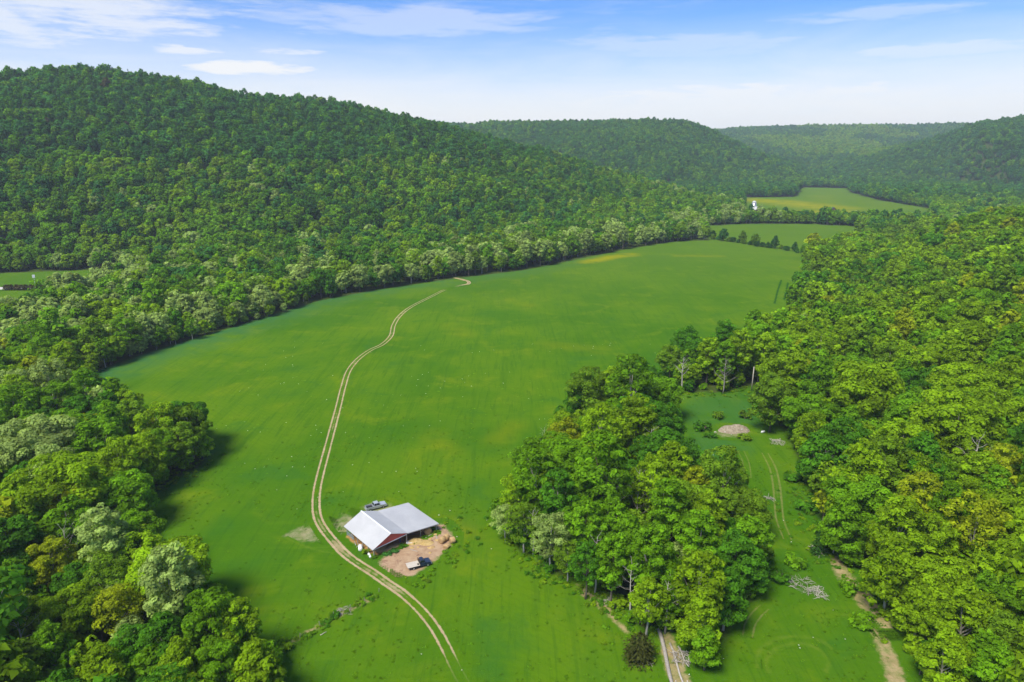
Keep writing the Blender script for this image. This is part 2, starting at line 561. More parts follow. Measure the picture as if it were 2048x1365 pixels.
def soil_material(name, cols, grow=0.25, fadew=1.0, rut=False, cover=1.0):
    """bare earth that gives way to the meadow's own grass at its edges (attribute edge, in metres; or the ruts of a track)"""
    m, nt, b, out = new_mat(name)
    p = wpos(nt)
    g, fine, tiny = meadow_colour(nt, p)
    n1 = noise(nt, p, 0.35, 5, 0.7, 0.6)
    n2 = noise(nt, p, 2.2, 4, 0.7)
    s = mix(nt, ramp(nt, n1, 0.32, 0.68), cols[0], cols[1])
    s = mix(nt, mth(nt, 'MULTIPLY', ramp(nt, n2, 0.5, 0.75), 0.6), s, cols[2])
    if len(cols) > 3:
        s = mix(nt, ramp(nt, noise(nt, p, 0.22, 4, 0.6, 1.0), 0.55, 0.68), s, cols[3])
    if rut:
        v = attr(nt, 'across').outputs['Fac']
        wear = attr(nt, 'wear').outputs['Fac']
        wob = mth(nt, 'MULTIPLY', mth(nt, 'SUBTRACT', noise(nt, p, 0.9, 4, 0.7), 0.5), 0.55)
        wear = mth(nt, 'MULTIPLY', wear, ramp(nt, noise(nt, p, 0.12, 4, 0.65), 0.25, 0.75, 0.72, 1.2))
        d = mth(nt, 'ABSOLUTE', mth(nt, 'SUBTRACT', mth(nt, 'ABSOLUTE', v), 0.92))
        w = mth(nt, 'ADD', mth(nt, 'MULTIPLY', wear, 0.3), 0.06)
        k = ramp(nt, mth(nt, 'SUBTRACT', mth(nt, 'ADD', d, wob), w), 0.14, -0.10)
        full = ramp(nt, mth(nt, 'SUBTRACT', mth(nt, 'ADD', mth(nt, 'ABSOLUTE', v), mth(nt, 'MULTIPLY', wob, 2.2)), mth(nt, 'MULTIPLY', mth(nt, 'SUBTRACT', wear, 0.62), 4.5)), 0.2, -0.6)
        k = mth(nt, 'MAXIMUM', k, mth(nt, 'MULTIPLY', full, 0.7))
        k = mth(nt, 'MULTIPLY', k, ramp(nt, wear, 0.0, 0.3))
        k = mth(nt, 'MULTIPLY', k, ramp(nt, noise(nt, p, 0.6, 3, 0.6), 0.2, 0.45, 0.45, 1.0))
    else:
        e = attr(nt, 'edge').outputs['Fac']
        wob = mth(nt, 'MULTIPLY', mth(nt, 'SUBTRACT', noise(nt, p, 0.55, 5, 0.75, 0.5), 0.5), fadew * 4.0)
        k = ramp(nt, mth(nt, 'ADD', e, wob), -fadew * 0.5, fadew)
        k = mth(nt, 'MULTIPLY', k, ramp(nt, noise(nt, p, 0.4, 6, 0.75), grow - 0.2, grow + 0.3))
        k = mth(nt, 'MULTIPLY', k, ramp(nt, e, -fadew * 2.2, -fadew * 0.8))
    c = mix(nt, mth(nt, 'MULTIPLY', k, cover), g, s)
    nt.links.new(c, b.inputs['Base Color'])
    grass_bump(nt, b, fine, tiny, p)
    return m


M['track'] = soil_material('track_soil', ((0.36, 0.26, 0.145), (0.45, 0.34, 0.205), (0.28, 0.19, 0.10)), rut=True)
M['yard'] = soil_material('yard_soil', ((0.33, 0.21, 0.125), (0.44, 0.31, 0.19), (0.24, 0.14, 0.09), (0.17, 0.085, 0.06)), 0.12, 0.9)
M['sand'] = soil_material('pale_soil', ((0.36, 0.28, 0.18), (0.42, 0.34, 0.22), (0.24, 0.19, 0.09)), 0.40, 1.6, cover=0.68)
M['straw'] = soil_material('straw_ground', ((0.33, 0.18, 0.06), (0.42, 0.26, 0.09), (0.22, 0.11, 0.04)), 0.02, 0.5)
M['deadgrass'] = soil_material('dead_grass', ((0.32, 0.24, 0.12), (0.40, 0.30, 0.16), (0.2, 0.15, 0.06)), 0.36, 0.8)
M['faint'] = soil_material('worn_grass', ((0.10, 0.18, 0.012), (0.14, 0.19, 0.02), (0.085, 0.16, 0.01)), 0.42, 0.5, cover=0.7)
M['wornrut'] = soil_material('worn_rut', ((0.16, 0.18, 0.045), (0.24, 0.22, 0.08), (0.11, 0.15, 0.02)), rut=True, cover=0.6)
M['darkstreak'] = soil_material('wheel_pressed_grass', ((0.014, 0.07, 0.008), (0.018, 0.08, 0.01), (0.012, 0.06, 0.008)), 0.1, 0.5)
M['road'] = soil_material('road_gravel', ((0.5, 0.48, 0.44), (0.56, 0.53, 0.48), (0.42, 0.4, 0.36)), 0.0, 0.5)


def leaf_material(name, trans=0.42):
    m, nt, b, out = new_mat(name)
    t = attr(nt, 'tint', 'INSTANCER').outputs['Vector']
    v = attr(nt, 'leafv').outputs['Fac']
    k = nt.nodes.new('ShaderNodeVectorMath')
    k.operation = 'SCALE'
    nt.links.new(t, k.inputs[0])
    nt.links.new(ramp(nt, v, 0.0, 1.0, 0.62, 1.4), k.inputs['Scale'])
    c = mix(nt, mth(nt, 'MULTIPLY', ramp(nt, v, 0.72, 1.0), 0.30), k.outputs[0], mix(nt, 1.0, k.outputs[0], (1.2, 1.12, 0.8), 'MULTIPLY'))
    nt.links.new(c, b.inputs['Base Color'])
    b.inputs['Roughness'].default_value = 0.75
    b.inputs['Specular IOR Level'].default_value = 0.03
    tr = nt.nodes.new('ShaderNodeBsdfTranslucent')
    nt.links.new(mix(nt, 1.0, c, (1.25, 1.15, 0.6), 'MULTIPLY'), tr.inputs[0])
    ms = nt.nodes.new('ShaderNodeMixShader')
    ms.inputs[0].default_value = trans
    nt.links.new(b.outputs[0], ms.inputs[1])
    nt.links.new(tr.outputs[0], ms.inputs[2])
    nt.links.new(ms.outputs[0], out.inputs[0])
    return m


M['leaf'] = leaf_material('leaves')


def flat_mat(name, col, col2=None, scale=3.0, rough=0.8, metal=0.0, spec=0.3, stretch=(1, 1, 1), bmp=0.0, obj=True):
    m, nt, b, out = new_mat(name)
    tc = nt.nodes.new('ShaderNodeTexCoord').outputs['Object']
    v = mapping(nt, tc, stretch)
    n = noise(nt, v, scale, 5, 0.65, 0.3)
    if col2:
        nt.links.new(mix(nt, ramp(nt, n, 0.32, 0.7), col, col2), b.inputs['Base Color'])
    else:
        b.inputs['Base Color'].default_value = (*col, 1)
    b.inputs['Roughness'].default_value = rough
    b.inputs['Metallic'].default_value = metal
    b.inputs['Specular IOR Level'].default_value = spec
    if bmp:
        bump(nt, n, bmp, 0.1, b)
    return m


M['bark'] = flat_mat('bark', (0.10, 0.075, 0.05), (0.20, 0.165, 0.125), 1.5, stretch=(3, 3, 0.5), bmp=0.5)
M['pale_bark'] = flat_mat('pale_bark', (0.34, 0.30, 0.25), (0.50, 0.46, 0.40), 1.2, stretch=(3, 3, 0.5))
M['grey_wood'] = flat_mat('weathered_wood', (0.24, 0.21, 0.18), (0.42, 0.38, 0.33), 2.0, stretch=(3, 3, 0.6))
M['roof'] = flat_mat('roof_sheet', (0.40, 0.398, 0.395), (0.46, 0.457, 0.45), 0.25, rough=0.42, spec=0.5, stretch=(1, 1, 1))
M['red'] = flat_mat('red_siding', (0.56, 0.095, 0.075), (0.62, 0.125, 0.095), 0.8, rough=0.6)
M['post'] = flat_mat('post_wood', (0.30, 0.26, 0.21), (0.44, 0.39, 0.32), 2.0, stretch=(4, 4, 0.6))
M['old_wood'] = flat_mat('old_wood', (0.13, 0.07, 0.05), (0.22, 0.13, 0.09), 2.0, stretch=(1, 1, 4))
M['trim'] = flat_mat('white_trim', (0.72, 0.72, 0.72), (0.8, 0.8, 0.8), 1.0, rough=0.5)
M['hay'] = flat_mat('hay', (0.36, 0.22, 0.09), (0.52, 0.36, 0.16), 4.0, bmp=0.8, stretch=(1, 1, 1))
M['hay_end'] = flat_mat('hay_end', (0.30, 0.18, 0.08), (0.44, 0.30, 0.14), 6.0, bmp=0.8)
M['loose_hay'] = flat_mat('loose_straw', (0.38, 0.25, 0.08), (0.50, 0.36, 0.15), 1.6, bmp=0.9)
M['white'] = flat_mat('white_plastic', (0.74, 0.74, 0.73), (0.8, 0.8, 0.79), 1.5, rough=0.45)
M['black'] = flat_mat('black_rubber', (0.012, 0.012, 0.013), (0.02, 0.02, 0.02), 5.0, rough=0.8)
M['glass'] = flat_mat('car_glass', (0.012, 0.015, 0.02), None, rough=0.08, spec=0.6)
M['steel'] = flat_mat('steel', (0.45, 0.46, 0.48), (0.55, 0.56, 0.58), 4.0, rough=0.35, metal=0.6)
M['silver'] = flat_mat('silver_paint', (0.46, 0.48, 0.51), (0.50, 0.52, 0.55), 2.0, rough=0.3, metal=0.35, spec=0.5)
M['navy'] = flat_mat('navy_paint', (0.018, 0.028, 0.055), (0.025, 0.036, 0.065), 2.0, rough=0.3, spec=0.5)
M['deck'] = flat_mat('deck_board', (0.46, 0.40, 0.32), (0.58, 0.52, 0.43), 1.5, stretch=(0.5, 4, 1))
M['farm_white'] = flat_mat('farm_white', (0.42, 0.42, 0.41), (0.52, 0.52, 0.5), 0.5, rough=0.6)
M['lamp'] = flat_mat('lamp_glass', (0.75, 0.75, 0.72), None, rough=0.15, spec=0.6)
M['tail'] = flat_mat('tail_lamp', (0.35, 0.01, 0.01), None, rough=0.2)
M['blue'] = flat_mat('blue_plastic', (0.03, 0.09, 0.33), (0.04, 0.11, 0.38), 3.0, rough=0.5)
M['gate'] = flat_mat('gate_steel', (0.16, 0.24, 0.27), (0.22, 0.30, 0.33), 3.0, rough=0.5)
M['rubble'] = flat_mat('spoil_earth', (0.20, 0.155, 0.10), (0.36, 0.30, 0.22), 1.2, bmp=0.9)
M['dark_roof'] = flat_mat('dark_shingle', (0.05, 0.05, 0.055), (0.08, 0.08, 0.085), 2.0)
M['stone'] = flat_mat('pale_stone', (0.40, 0.37, 0.32), (0.55, 0.52, 0.46), 1.0, bmp=0.5)


# ------------------------------------------------------------------ ground sheet
def set_attr(me, name, vals):
    a = me.attributes.new(name, 'FLOAT', 'POINT')
    a.data.foreach_set('value', np.asarray(vals, np.float32))


def build_ground():
    nx, ny = len(GX), len(GY)
    V = np.stack([gxx.ravel(), gyy.ravel(), GH.ravel()], 1)
    i = np.arange(nx - 1)
    f = (np.arange(ny - 1)[:, None] * nx + i[None]).ravel()
    F = np.stack([f, f + 1, f + nx + 1, f + nx], 1)
    me = bpy.data.meshes.new('ground')
    me.vertices.add(len(V))
    me.vertices.foreach_set('co', V.ravel().astype(np.float32))
    me.loops.add(F.size)
    me.loops.foreach_set('vertex_index', F.ravel().astype(np.int32))
    me.polygons.add(len(F))
    me.polygons.foreach_set('loop_start', np.arange(0, F.size, 4, dtype=np.int32))
    me.polygons.foreach_set('use_smooth', np.ones(len(F), bool))
    me.update(calc_edges=True)
    op = openness(GP)
    set_attr(me, 'wood', np.clip(0.5 - op / 8.0, 0, 1))
    line = ax((190, 745), (300, 705), (450, 660), (560, 627), (640, 602), (760, 579), (880, 562), (1050, 541), (1170, 516))
    d, _ = polydist(GP, line)
    tall = np.clip(1.1 - d / 26, 0, 1)  # cooler green, strongest along the wood edge, fading out into the field
    d2, _ = polydist(GP, ax((400, 900), (340, 960), (300, 980)))
    tall = np.maximum(tall, np.clip(1.1 - d2 / 6, 0, 1))
    inner = signed(GP, ax((1360, 790), (1510, 785), (1530, 850), (1500, 960), (1380, 960)))
    tall = np.maximum(tall, np.clip(inner / 6, 0, 0.45))
    set_attr(me, 'coolgrass', tall)
    b = np.zeros(len(GP))
    for pts, w, amt in (([(1500, 400), (1560, 404), (1650, 415)], 60, 1.0), ([(1620, 425), (1680, 424)], 40, 0.9), ([(1175, 524), (1225, 514), (1262, 510)], 9, 1.0), ([(1350, 511), (1440, 511)], 5, 0.8),
                        ([(1640, 392), (1660, 408)], 30, 0.25), ([(1020, 600), (1060, 612)], 5, .25), ([(900, 650), (930, 670)], 6, .2), ([(1100, 690), (1200, 700)], 8, .2), ([(860, 870), (900, 905)], 5, .25), ([(1030, 850), (990, 880)], 5, .25),
                        ([(1640, 380), (1780, 415)], 60, .08), ([(880, 1050), (935, 1080)], 5, .45)):
        d, _ = polydist(GP, ax(*pts))
        b = np.maximum(b, amt * np.clip(1.3 - d / w, 0, 1))
    set_attr(me, 'buttercup', b)
    set_attr(me, 'farfield', np.clip((GP[:, 1] - 330) / 350, 0, 1) * (op > -5))
    me.materials.append(M['ground'])
    o = bpy.data.objects.new('ground', me)
    COL.objects.link(o)
    tag(o, 'green valley floor of meadows rising into wooded hills', kind='structure')


build_ground()


def patch(name, poly, mat, label, step=0.6, margin=2.5, lift=0.03):
    """bare or worn ground: a sheet just above the meadow, its edges fading into grass"""
    lo, hi = poly.min(0) - margin, poly.max(0) + margin
    xs, ys = np.arange(lo[0], hi[0] + step, step), np.arange(lo[1], hi[1] + step, step)
    xx, yy = np.meshgrid(xs, ys)
    P = np.stack([xx.ravel(), yy.ravel()], 1)
    sd = signed(P, poly)
    nx = len(xs)
    i = (np.arange(len(ys) - 1)[:, None] * nx + np.arange(nx - 1)[None]).ravel()
    F = np.stack([i, i + 1, i + nx + 1, i + nx], 1)
    F = F[(sd[F] > -margin).any(1)]
    used, inv = np.unique(F, return_inverse=True)
    P, sd = P[used], sd[used]
    V = np.column_stack([P, gz(P) + lift])
    o = mesh_obj(name, V, [tuple(map(int, q)) for q in inv.reshape(F.shape)], mat, smooth=True)
    set_attr(o.data, 'edge', sd)
    return tag(o, label, kind='structure')


def catmull(P, step):
    P = np.asarray(P, float)
    Q = np.vstack([2 * P[0] - P[1], P, 2 * P[-1] - P[-2]])
    out = []
    for i in range(1, len(Q) - 2):
        n = max(2, int(np.linalg.norm(Q[i + 1] - Q[i]) / step))
        for t in np.arange(n) / n:
            a, b, c, d = Q[i - 1], Q[i], Q[i + 1], Q[i + 2]
            out.append(0.5 * (2 * b + (c - a) * t + (2 * a - 5 * b + 4 * c - d) * t * t + (3 * b - a - 3 * c + d) * t ** 3))
    return np.array(out + [P[-1]])


def strip(name, line, mat, label, width=2.6, lift=0.05, wear=None, ruts=True):
    c = catmull(line, 1.2)
    t = np.gradient(c[:, :2], axis=0)
    t /= np.linalg.norm(t, axis=1)[:, None] + 1e-9
    nrm = np.stack([t[:, 1], -t[:, 0]], 1)
    offs = np.linspace(-width, width, 9)
    V, A, W = [], [], []
    for i in range(len(c)):
        for o in offs:
            q = c[i, :2] + nrm[i] * o
            V.append(q)
            A.append(o)
            W.append(c[i, 2] if c.shape[1] > 2 else 1.0)
    V = np.array(V)
    V = np.column_stack([V, gz(V) + lift])
    k = len(offs)
    F = [(i * k + j, i * k + j + 1, (i + 1) * k + j + 1, (i + 1) * k + j) for i in range(len(c) - 1) for j in range(k - 1)]
    o = mesh_obj(name, V, [f[::-1] for f in F], mat, smooth=True)
    set_attr(o.data, 'across', A)
    set_attr(o.data, 'wear', W)
    set_attr(o.data, 'edge', width * 0.5 - np.abs(A))
    return tag(o, label, kind='structure')


def wl(*pts):
    return np.array([(*at(px, py)[:2], w) for px, py, w in pts])


strip('dirt_track', wl((945, 1400, .05), (912, 1340, .08), (893, 1300, .3), (872, 1262, .5), (850, 1232, .55), (825, 1206, .6), (797, 1183, .75), (770, 1165, .82), (745, 1147, .86), (718, 1130, .78), (690, 1109, .76), (668, 1085, .78),
                       (648, 1060, .72), (635, 1035, .66), (632, 1005, .65), (635, 975, .62), (643, 940, .6), (655, 895, .6), (667, 850, .6), (677, 812, .6), (686, 775, .6), (697, 742, .6), (715, 719, .6), (740, 701, .42), (765, 689, .5),
                       (782, 672, .65), (787, 652, .65), (797, 635, .65), (815, 619, .65), (838, 606, .5), (862, 594, .45), (885, 582, .45), (894, 579, .0), (905, 575, .0)),
      M['track'], 'two pale wheel ruts winding through the meadow past the barn')
strip('dirt_track', wl((908, 575, .0), (922, 571, .6), (937, 568, 1.0), (936, 563, 1.0), (925, 560, 1.0), (908, 556, 1.0)), M['track'], 'short pale hook of track entering the river wood', 2.4)
strip('worn_track', wl((1530, 905, .3), (1545, 935, .6), (1552, 965, .7), (1556, 1000, .6), (1560, 1040, .5), (1575, 1080, .3)), M['wornrut'], 'worn wheel marks in the side clearing', 2.4)
strip('worn_track', wl((1482, 900, .18), (1492, 925, .25), (1496, 955, .2)), M['wornrut'], 'faint wheel marks beside the spoil bank', 2.0)
strip('tractor_track', wl((1563, 560, 1), (1556, 580, 1), (1549, 608, 1)), M['darkstreak'], 'dark tractor line through the far grass, nearer the river', 1.4)
strip('tractor_track', wl((1576, 565, 1), (1572, 585, 1), (1568, 600, 1)), M['darkstreak'], 'dark tractor line through the far grass, nearer the slope', 1.4)
strip('worn_track', wl((1495, 1275, .2), (1500, 1250, .3), (1515, 1228, .3), (1530, 1215, .15)), M['wornrut'], 'curved bare wheel marks at the grove foot', 1.9)
ring = [(1600 + 62 * math.cos(a) - 6, 1330 - 42 * math.sin(a), 1) for a in np.linspace(-0.4, 3.6, 14)]
strip('worn_track', wl(*ring), M['faint'], 'ring of turning wheel marks in the near grass', 1.0)
ring = [(1600 + 82 * math.cos(a) - 6, 1325 - 52 * math.sin(a), 1) for a in np.linspace(0.5, 3.4, 14)]
strip('worn_track', wl(*ring), M['faint'], 'outer ring of turning wheel marks in the near grass', 1.0)
strip('grass_line', wl((668, 1108, 1), (640, 1103, 1), (600, 1090, 1), (570, 1075, 1)), M['faint'], 'faint curving wheel line beside the track', 0.8)
patch('dirt_yard', ax((752, 1140), (790, 1160), (828, 1153), (872, 1122), (903, 1092), (906, 1072), (888, 1050), (840, 1046), (800, 1066), (785, 1098), (765, 1114)), M['yard'], 'reddish bare earth yard in front of the barn')
patch('bare_patch', ax((565, 1072), (600, 1055), (640, 1050), (655, 1080), (625, 1085), (590, 1083)), M['sand'], 'pale worn earth beside the track bend', margin=4)
patch('bare_patch', ax((655, 1055), (690, 1028), (715, 1035), (690, 1070), (665, 1078)), M['sand'], 'pale worn earth behind the barn corner', margin=3)
patch('bare_patch', ax((722, 1015), (740, 1008), (780, 1008), (790, 1020), (770, 1030), (730, 1030)), M['sand'], 'pale earth round the parked pickup', margin=3)
patch('bare_patch', ax((735, 1140), (760, 1150), (790, 1165), (775, 1175), (745, 1160)), M['sand'], 'worn ground where the yard joins the track')
patch('straw_ground', ax((690, 1075), (748, 1116), (812, 1088), (872, 1066), (840, 1045), (790, 1030), (740, 1045)), M['straw'], 'brown straw litter under the barn roof', margin=1.0, lift=0.06)
patch('bare_bank', ax((1150, 1170), (1175, 1178), (1200, 1200), (1225, 1220), (1240, 1245), (1262, 1265), (1250, 1272), (1222, 1240), (1190, 1212), (1160, 1190)), M['deadgrass'], 'strip of dead grass and soil at the grove edge')
patch('bare_bank', ax((1318, 1275), (1340, 1262), (1374, 1330), (1388, 1390), (1348, 1390), (1324, 1330)), M['deadgrass'], 'bare earth under the fallen logs')
patch('dry_gully', ax((1660, 1105), (1690, 1125), (1715, 1165), (1760, 1205), (1790, 1260), (1770, 1265), (1730, 1225), (1690, 1180), (1665, 1140)), M['deadgrass'], 'straw coloured dry gully along the slope foot')
patch('dry_gully', ax((1740, 1255), (1770, 1270), (1800, 1320), (1825, 1400), (1780, 1400), (1765, 1330)), M['deadgrass'], 'straw coloured wash near the slope foot')
strip('weed_line', wl((548, 1306, 1), (600, 1276, 1), (650, 1247, 1), (700, 1220, 1), (754, 1194, 1)), M['deadgrass'], 'strip of dead grass along the old fence line', 1.3)
patch('bare_patch', ax((1428, 866), (1450, 852), (1490, 852), (1500, 866), (1475, 874), (1445, 872)), M['sand'], 'pale soil round the spoil bank')
patch('bare_bank', ax((1320, 905), (1345, 900), (1350, 918), (1325, 925)), M['yard'], 'small bare bank behind the grove')
patch('gravel_road', ax((-60, 581), (0, 580), (60, 579), (120, 573), (120, 571), (60, 574), (0, 575), (-60, 575)), M['road'], 'pale gravel road along the paddock', step=2.0, margin=2.5, lift=0.3)


# ------------------------------------------------------------------ trees
def quad_mesh(name, V, lv, mats, extra=None):
    """V: n x 4 x 3 leaf quads; extra = (verts, faces) of wood in the second material"""
    n = len(V)
    verts = V.reshape(-1, 3)
    F = np.arange(n * 4).reshape(n, 4)
    loops, start = F.ravel(), np.arange(n) * 4
    mi = np.zeros(n, np.int32)
    val = lv
    if extra:
        ev, ef = np.array(extra[0], float), extra[1]
        b = len(verts)
        verts = np.vstack([verts, ev])
        el = np.array([i + b for f in ef for i in f])
        es = np.cumsum([0] + [len(f) for f in ef[:-1]]) + len(loops)
        loops, start = np.concatenate([loops, el]), np.concatenate([start, es])
        mi = np.concatenate([mi, np.ones(len(ef), np.int32)])
        val = np.concatenate([lv, np.zeros(len(ef))])
    me = bpy.data.meshes.new(name)
    me.vertices.add(len(verts))
    me.vertices.foreach_set('co', verts.ravel().astype(np.float32))
    me.loops.add(len(loops))
    me.loops.foreach_set('vertex_index', loops.astype(np.int32))
    me.polygons.add(len(start))
    me.polygons.foreach_set('loop_start', start.astype(np.int32))
    me.update(calc_edges=True)
    for m in mats:
        me.materials.append(m)
    me.polygons.foreach_set('material_index', mi)
    a = me.attributes.new('leafv', 'FLOAT', 'FACE')
    a.data.foreach_set('value', val.astype(np.float32))
    return me


def unit(a):
    return a / (np.linalg.norm(a, axis=-1, keepdims=True) + 1e-9)


def leaves_on(r, centres, radii, n_each, size, out, squash=0.64, up=0.5, flat=0.55):
    """leaf cards over the outer shells of a crown's clumps"""
    Q, L = [], []
    for c, rad, o in zip(centres, radii, out):
        n = int(n_each * rad * rad)
        d = unit(r.normal(size=(n, 3)) + 0.75 * o + np.array((0, 0, up)))
        dist = rad * (0.62 + 0.42 * r.random(n) ** 0.6)
        p = c + d * dist[:, None] * np.array((1, 1, squash))
        nrm = unit(d + 0.8 * flat * r.normal(size=(n, 3)) + np.array((0, 0, 0.55)))
        a = unit(np.cross(nrm, r.normal(size=(n, 3))))
        b = np.cross(nrm, a)
        s = size * (0.42 + 1.15 * r.random(n) ** 1.4)[:, None]
        a, b = a * s * 0.62, b * s * 0.42
        q = np.stack([p - a, p - b * 0.9 + nrm * s * 0.12, p + a, p + b * 0.9 + nrm * s * 0.12], 1)
        Q.append(q)
        L.append(np.clip(0.5 + 0.22 * r.normal() + 0.2 * r.normal(size=n), 0, 1))
    return np.concatenate(Q), np.concatenate(L)


SHAPES = {  # crown: height, radius, base of the crown as a share of the height, profile, clumps
    'round': (14.0, 5.0, 0.20, lambda t: math.sin(math.pi * (0.12 + 0.80 * t)) ** 0.65, 74),
    'tall': (17.0, 4.1, 0.30, lambda t: math.sin(math.pi * (0.10 + 0.82 * t)) ** 0.8, 78),
    'spreading': (13.0, 6.2, 0.26, lambda t: math.sin(math.pi * (0.16 + 0.66 * t)) ** 0.55, 92),
    'open': (16.0, 5.2, 0.33, lambda t: math.sin(math.pi * (0.14 + 0.76 * t)) ** 0.6, 52),
    'layered': (15.0, 5.0, 0.16, lambda t: (1.02 - t) ** 0.55 * (0.55 + 0.45 * min(1, t * 4)), 80),
}


def crown_layout(r, H, Rad, base, prof, nl):
    c, rad, out = [], [], []
    for i in range(nl):
        t = (i + 0.5 + 0.5 * (r.random() - 0.5)) / nl
        t = t ** 0.9
        a = i * 2.39996 + r.normal() * 0.35
        pr = prof(t) * Rad
        inner = r.random() < 0.22
        rr = pr * (0.25 + 0.2 * r.random() if inner else 0.62 + 0.34 * r.random())
        z = H * (base + (1 - base) * (0.06 + 0.88 * t)) + r.normal() * 0.35
        c.append((rr * math.cos(a), rr * math.sin(a), z))
        rad.append(Rad * (0.16 + 0.14 * r.random()) * (0.8 + 0.35 * prof(t)))
        o = np.array((math.cos(a) * rr / Rad, math.sin(a) * rr / Rad, (t - 0.45) * 1.1))
        out.append(o)
    return np.array(c), np.array(rad), np.array(out)


def wood(r, H, Rad, centres, base, n_limb=9, thick=1.0, reach=0.8):
    mb = MB()
    lean = r.normal(size=2) * 0.25
    top = 0.80 * H
    zs = np.linspace(-0.4, top, 7)
    pts = [(lean[0] * (z / H) ** 2 + 0.12 * math.sin(z * 0.7 + lean[1]), lean[1] * (z / H) ** 2 + 0.12 * math.cos(z * 0.6), z) for z in zs]
    rads = [0.30 * thick * (1.25 if i == 0 else 1) * (1 - 0.84 * i / 6) for i in range(7)]
    mb.tube(pts, rads, 7)
    order = np.argsort(r.random(len(centres)))[:n_limb]
    for k in order:
        c = centres[k]
        z0 = max(base * H * 0.8, c[2] * (0.5 + 0.15 * r.random()))
        f = z0 / top
        x0 = np.interp(z0, zs, [p[0] for p in pts])
        y0 = np.interp(z0, zs, [p[1] for p in pts])
        e = np.array((x0, y0, z0)) * (1 - reach) + c * reach
        m = (np.array((x0, y0, z0)) + e) / 2 + np.array((0, 0, -0.25))
        w = 0.15 * thick * (1.05 - 0.6 * f)
        mb.tube([(x0, y0, z0), tuple(m), tuple(e)], [w, w * 0.65, w * 0.25], 5, cap=False)
    return mb


def tree_variant(kind, seed, dens, leaf, limbs=9):
    r = np.random.default_rng(seed)
    H, Rad, base, prof, nl = SHAPES[kind]
    c, rad, out = crown_layout(r, H, Rad, base, prof, nl)
    Q, L = leaves_on(r, c, rad, dens * (0.72 if kind == 'open' else 1.0), leaf, out)
    return Q, L, wood(r, H, Rad, c, base, limbs, reach=0.9 if kind == 'open' else 0.8)


NEAR = []      # (shape, crown mesh, trunk mesh, pale trunk mesh)
for i, k in enumerate(['round', 'round', 'tall', 'tall', 'spreading', 'spreading', 'open', 'open', 'layered', 'layered', 'round', 'tall']):
    Q, L, wd = tree_variant(k, 100 + i, 66, 0.45)
    cm = quad_mesh('crown', Q, L, [M['leaf']])
    tm = bpy.data.meshes.new('trunk')
    tm.from_pydata(wd.v, [], wd.f)
    tm.materials.append(M['bark'])
    pm = tm.copy()
    pm.materials.clear()
    pm.materials.append(M['pale_bark'])
    for m_ in (tm, pm):
        m_.shade_smooth()
    NEAR.append((k, cm, tm, pm))


def source(name, variants):
    col = bpy.data.collections.new(name)
    for i, me in enumerate(variants):
        col.objects.link(bpy.data.objects.new('%s_%02d' % (name, i), me))
    return col


def forest_sources():
    out = []
    for i, k in enumerate(['round', 'tall', 'spreading', 'open', 'layered', 'round']):      # middle distance
        Q, L, wd = tree_variant(k, 200 + i, 16, 0.95, 4)
        out.append(quad_mesh('woodland_tree', Q, L, [M['leaf'], M['pale_bark'] if k == 'open' else M['bark']], (wd.v, wd.f)))
    for i, k in enumerate(['round', 'tall', 'spreading', 'round', 'layered', 'tall']):      # far away
        Q, L, wd = tree_variant(k, 300 + i, 5.6, 1.6, 0)
        out.append(quad_mesh('woodland_tree', Q, L, [M['leaf'], M['bark']], (wd.v, wd.f)))
    for i in range(2):                                                                         # pines of the ridge
        out.append(conifer_mesh(400 + i, 16, 3.0, 11, 60, 1.1))
    return out


def conifer_mesh(seed, H, Rad, tiers, per, leaf, base=0.12, join=True, ragged=0.35, dome=False):
    r = np.random.default_rng(seed)
    Q, L = [], []
    for t in range(tiers):
        f = t / (tiers - 1)
        z = H * (base + (1 - base) * f)
        rt = Rad * (math.sqrt(max(0, 1 - (f * 1.3 - 0.3) ** 2)) if dome else (1 - f) ** 0.85) * (1 + ragged * r.normal() * 0.5) + 0.15
        n = max(6, int(per * (0.25 + 0.75 * (1 - f))))
        a = r.random(n) * 2 * math.pi
        rr = rt * np.sqrt(r.random(n)) * (0.8 + 0.3 * r.random(n))
        p = np.stack([rr * np.cos(a), rr * np.sin(a), z - 0.28 * rr + r.normal(size=n) * 0.25], 1)
        out = np.stack([np.cos(a), np.sin(a), np.full(n, -0.3)], 1)
        nrm = unit(np.stack([0.5 * np.cos(a), 0.5 * np.sin(a), np.ones(n)], 1) + 0.35 * r.normal(size=(n, 3)))
        ta = unit(out - nrm * (out * nrm).sum(1)[:, None])
        tb = np.cross(nrm, ta)
        s = leaf * (0.6 + 0.7 * r.random(n))[:, None]
        Q.append(np.stack([p - ta * s * 0.6, p - tb * s * 0.33, p + ta * s * 0.75, p + tb * s * 0.33], 1))
        L.append(np.clip(0.45 + 0.25 * r.normal(size=n), 0, 1))
    mb = MB().tube([(0, 0, -0.3), (0, 0, H * 0.5), (0, 0, H * 0.98)], [0.22, 0.14, 0.03], 6)
    if join:
        return quad_mesh('pine', np.concatenate(Q), np.concatenate(L), [M['leaf'], M['bark']], (mb.v, mb.f))
    return quad_mesh('crown', np.concatenate(Q), np.concatenate(L), [M['leaf']]), mb


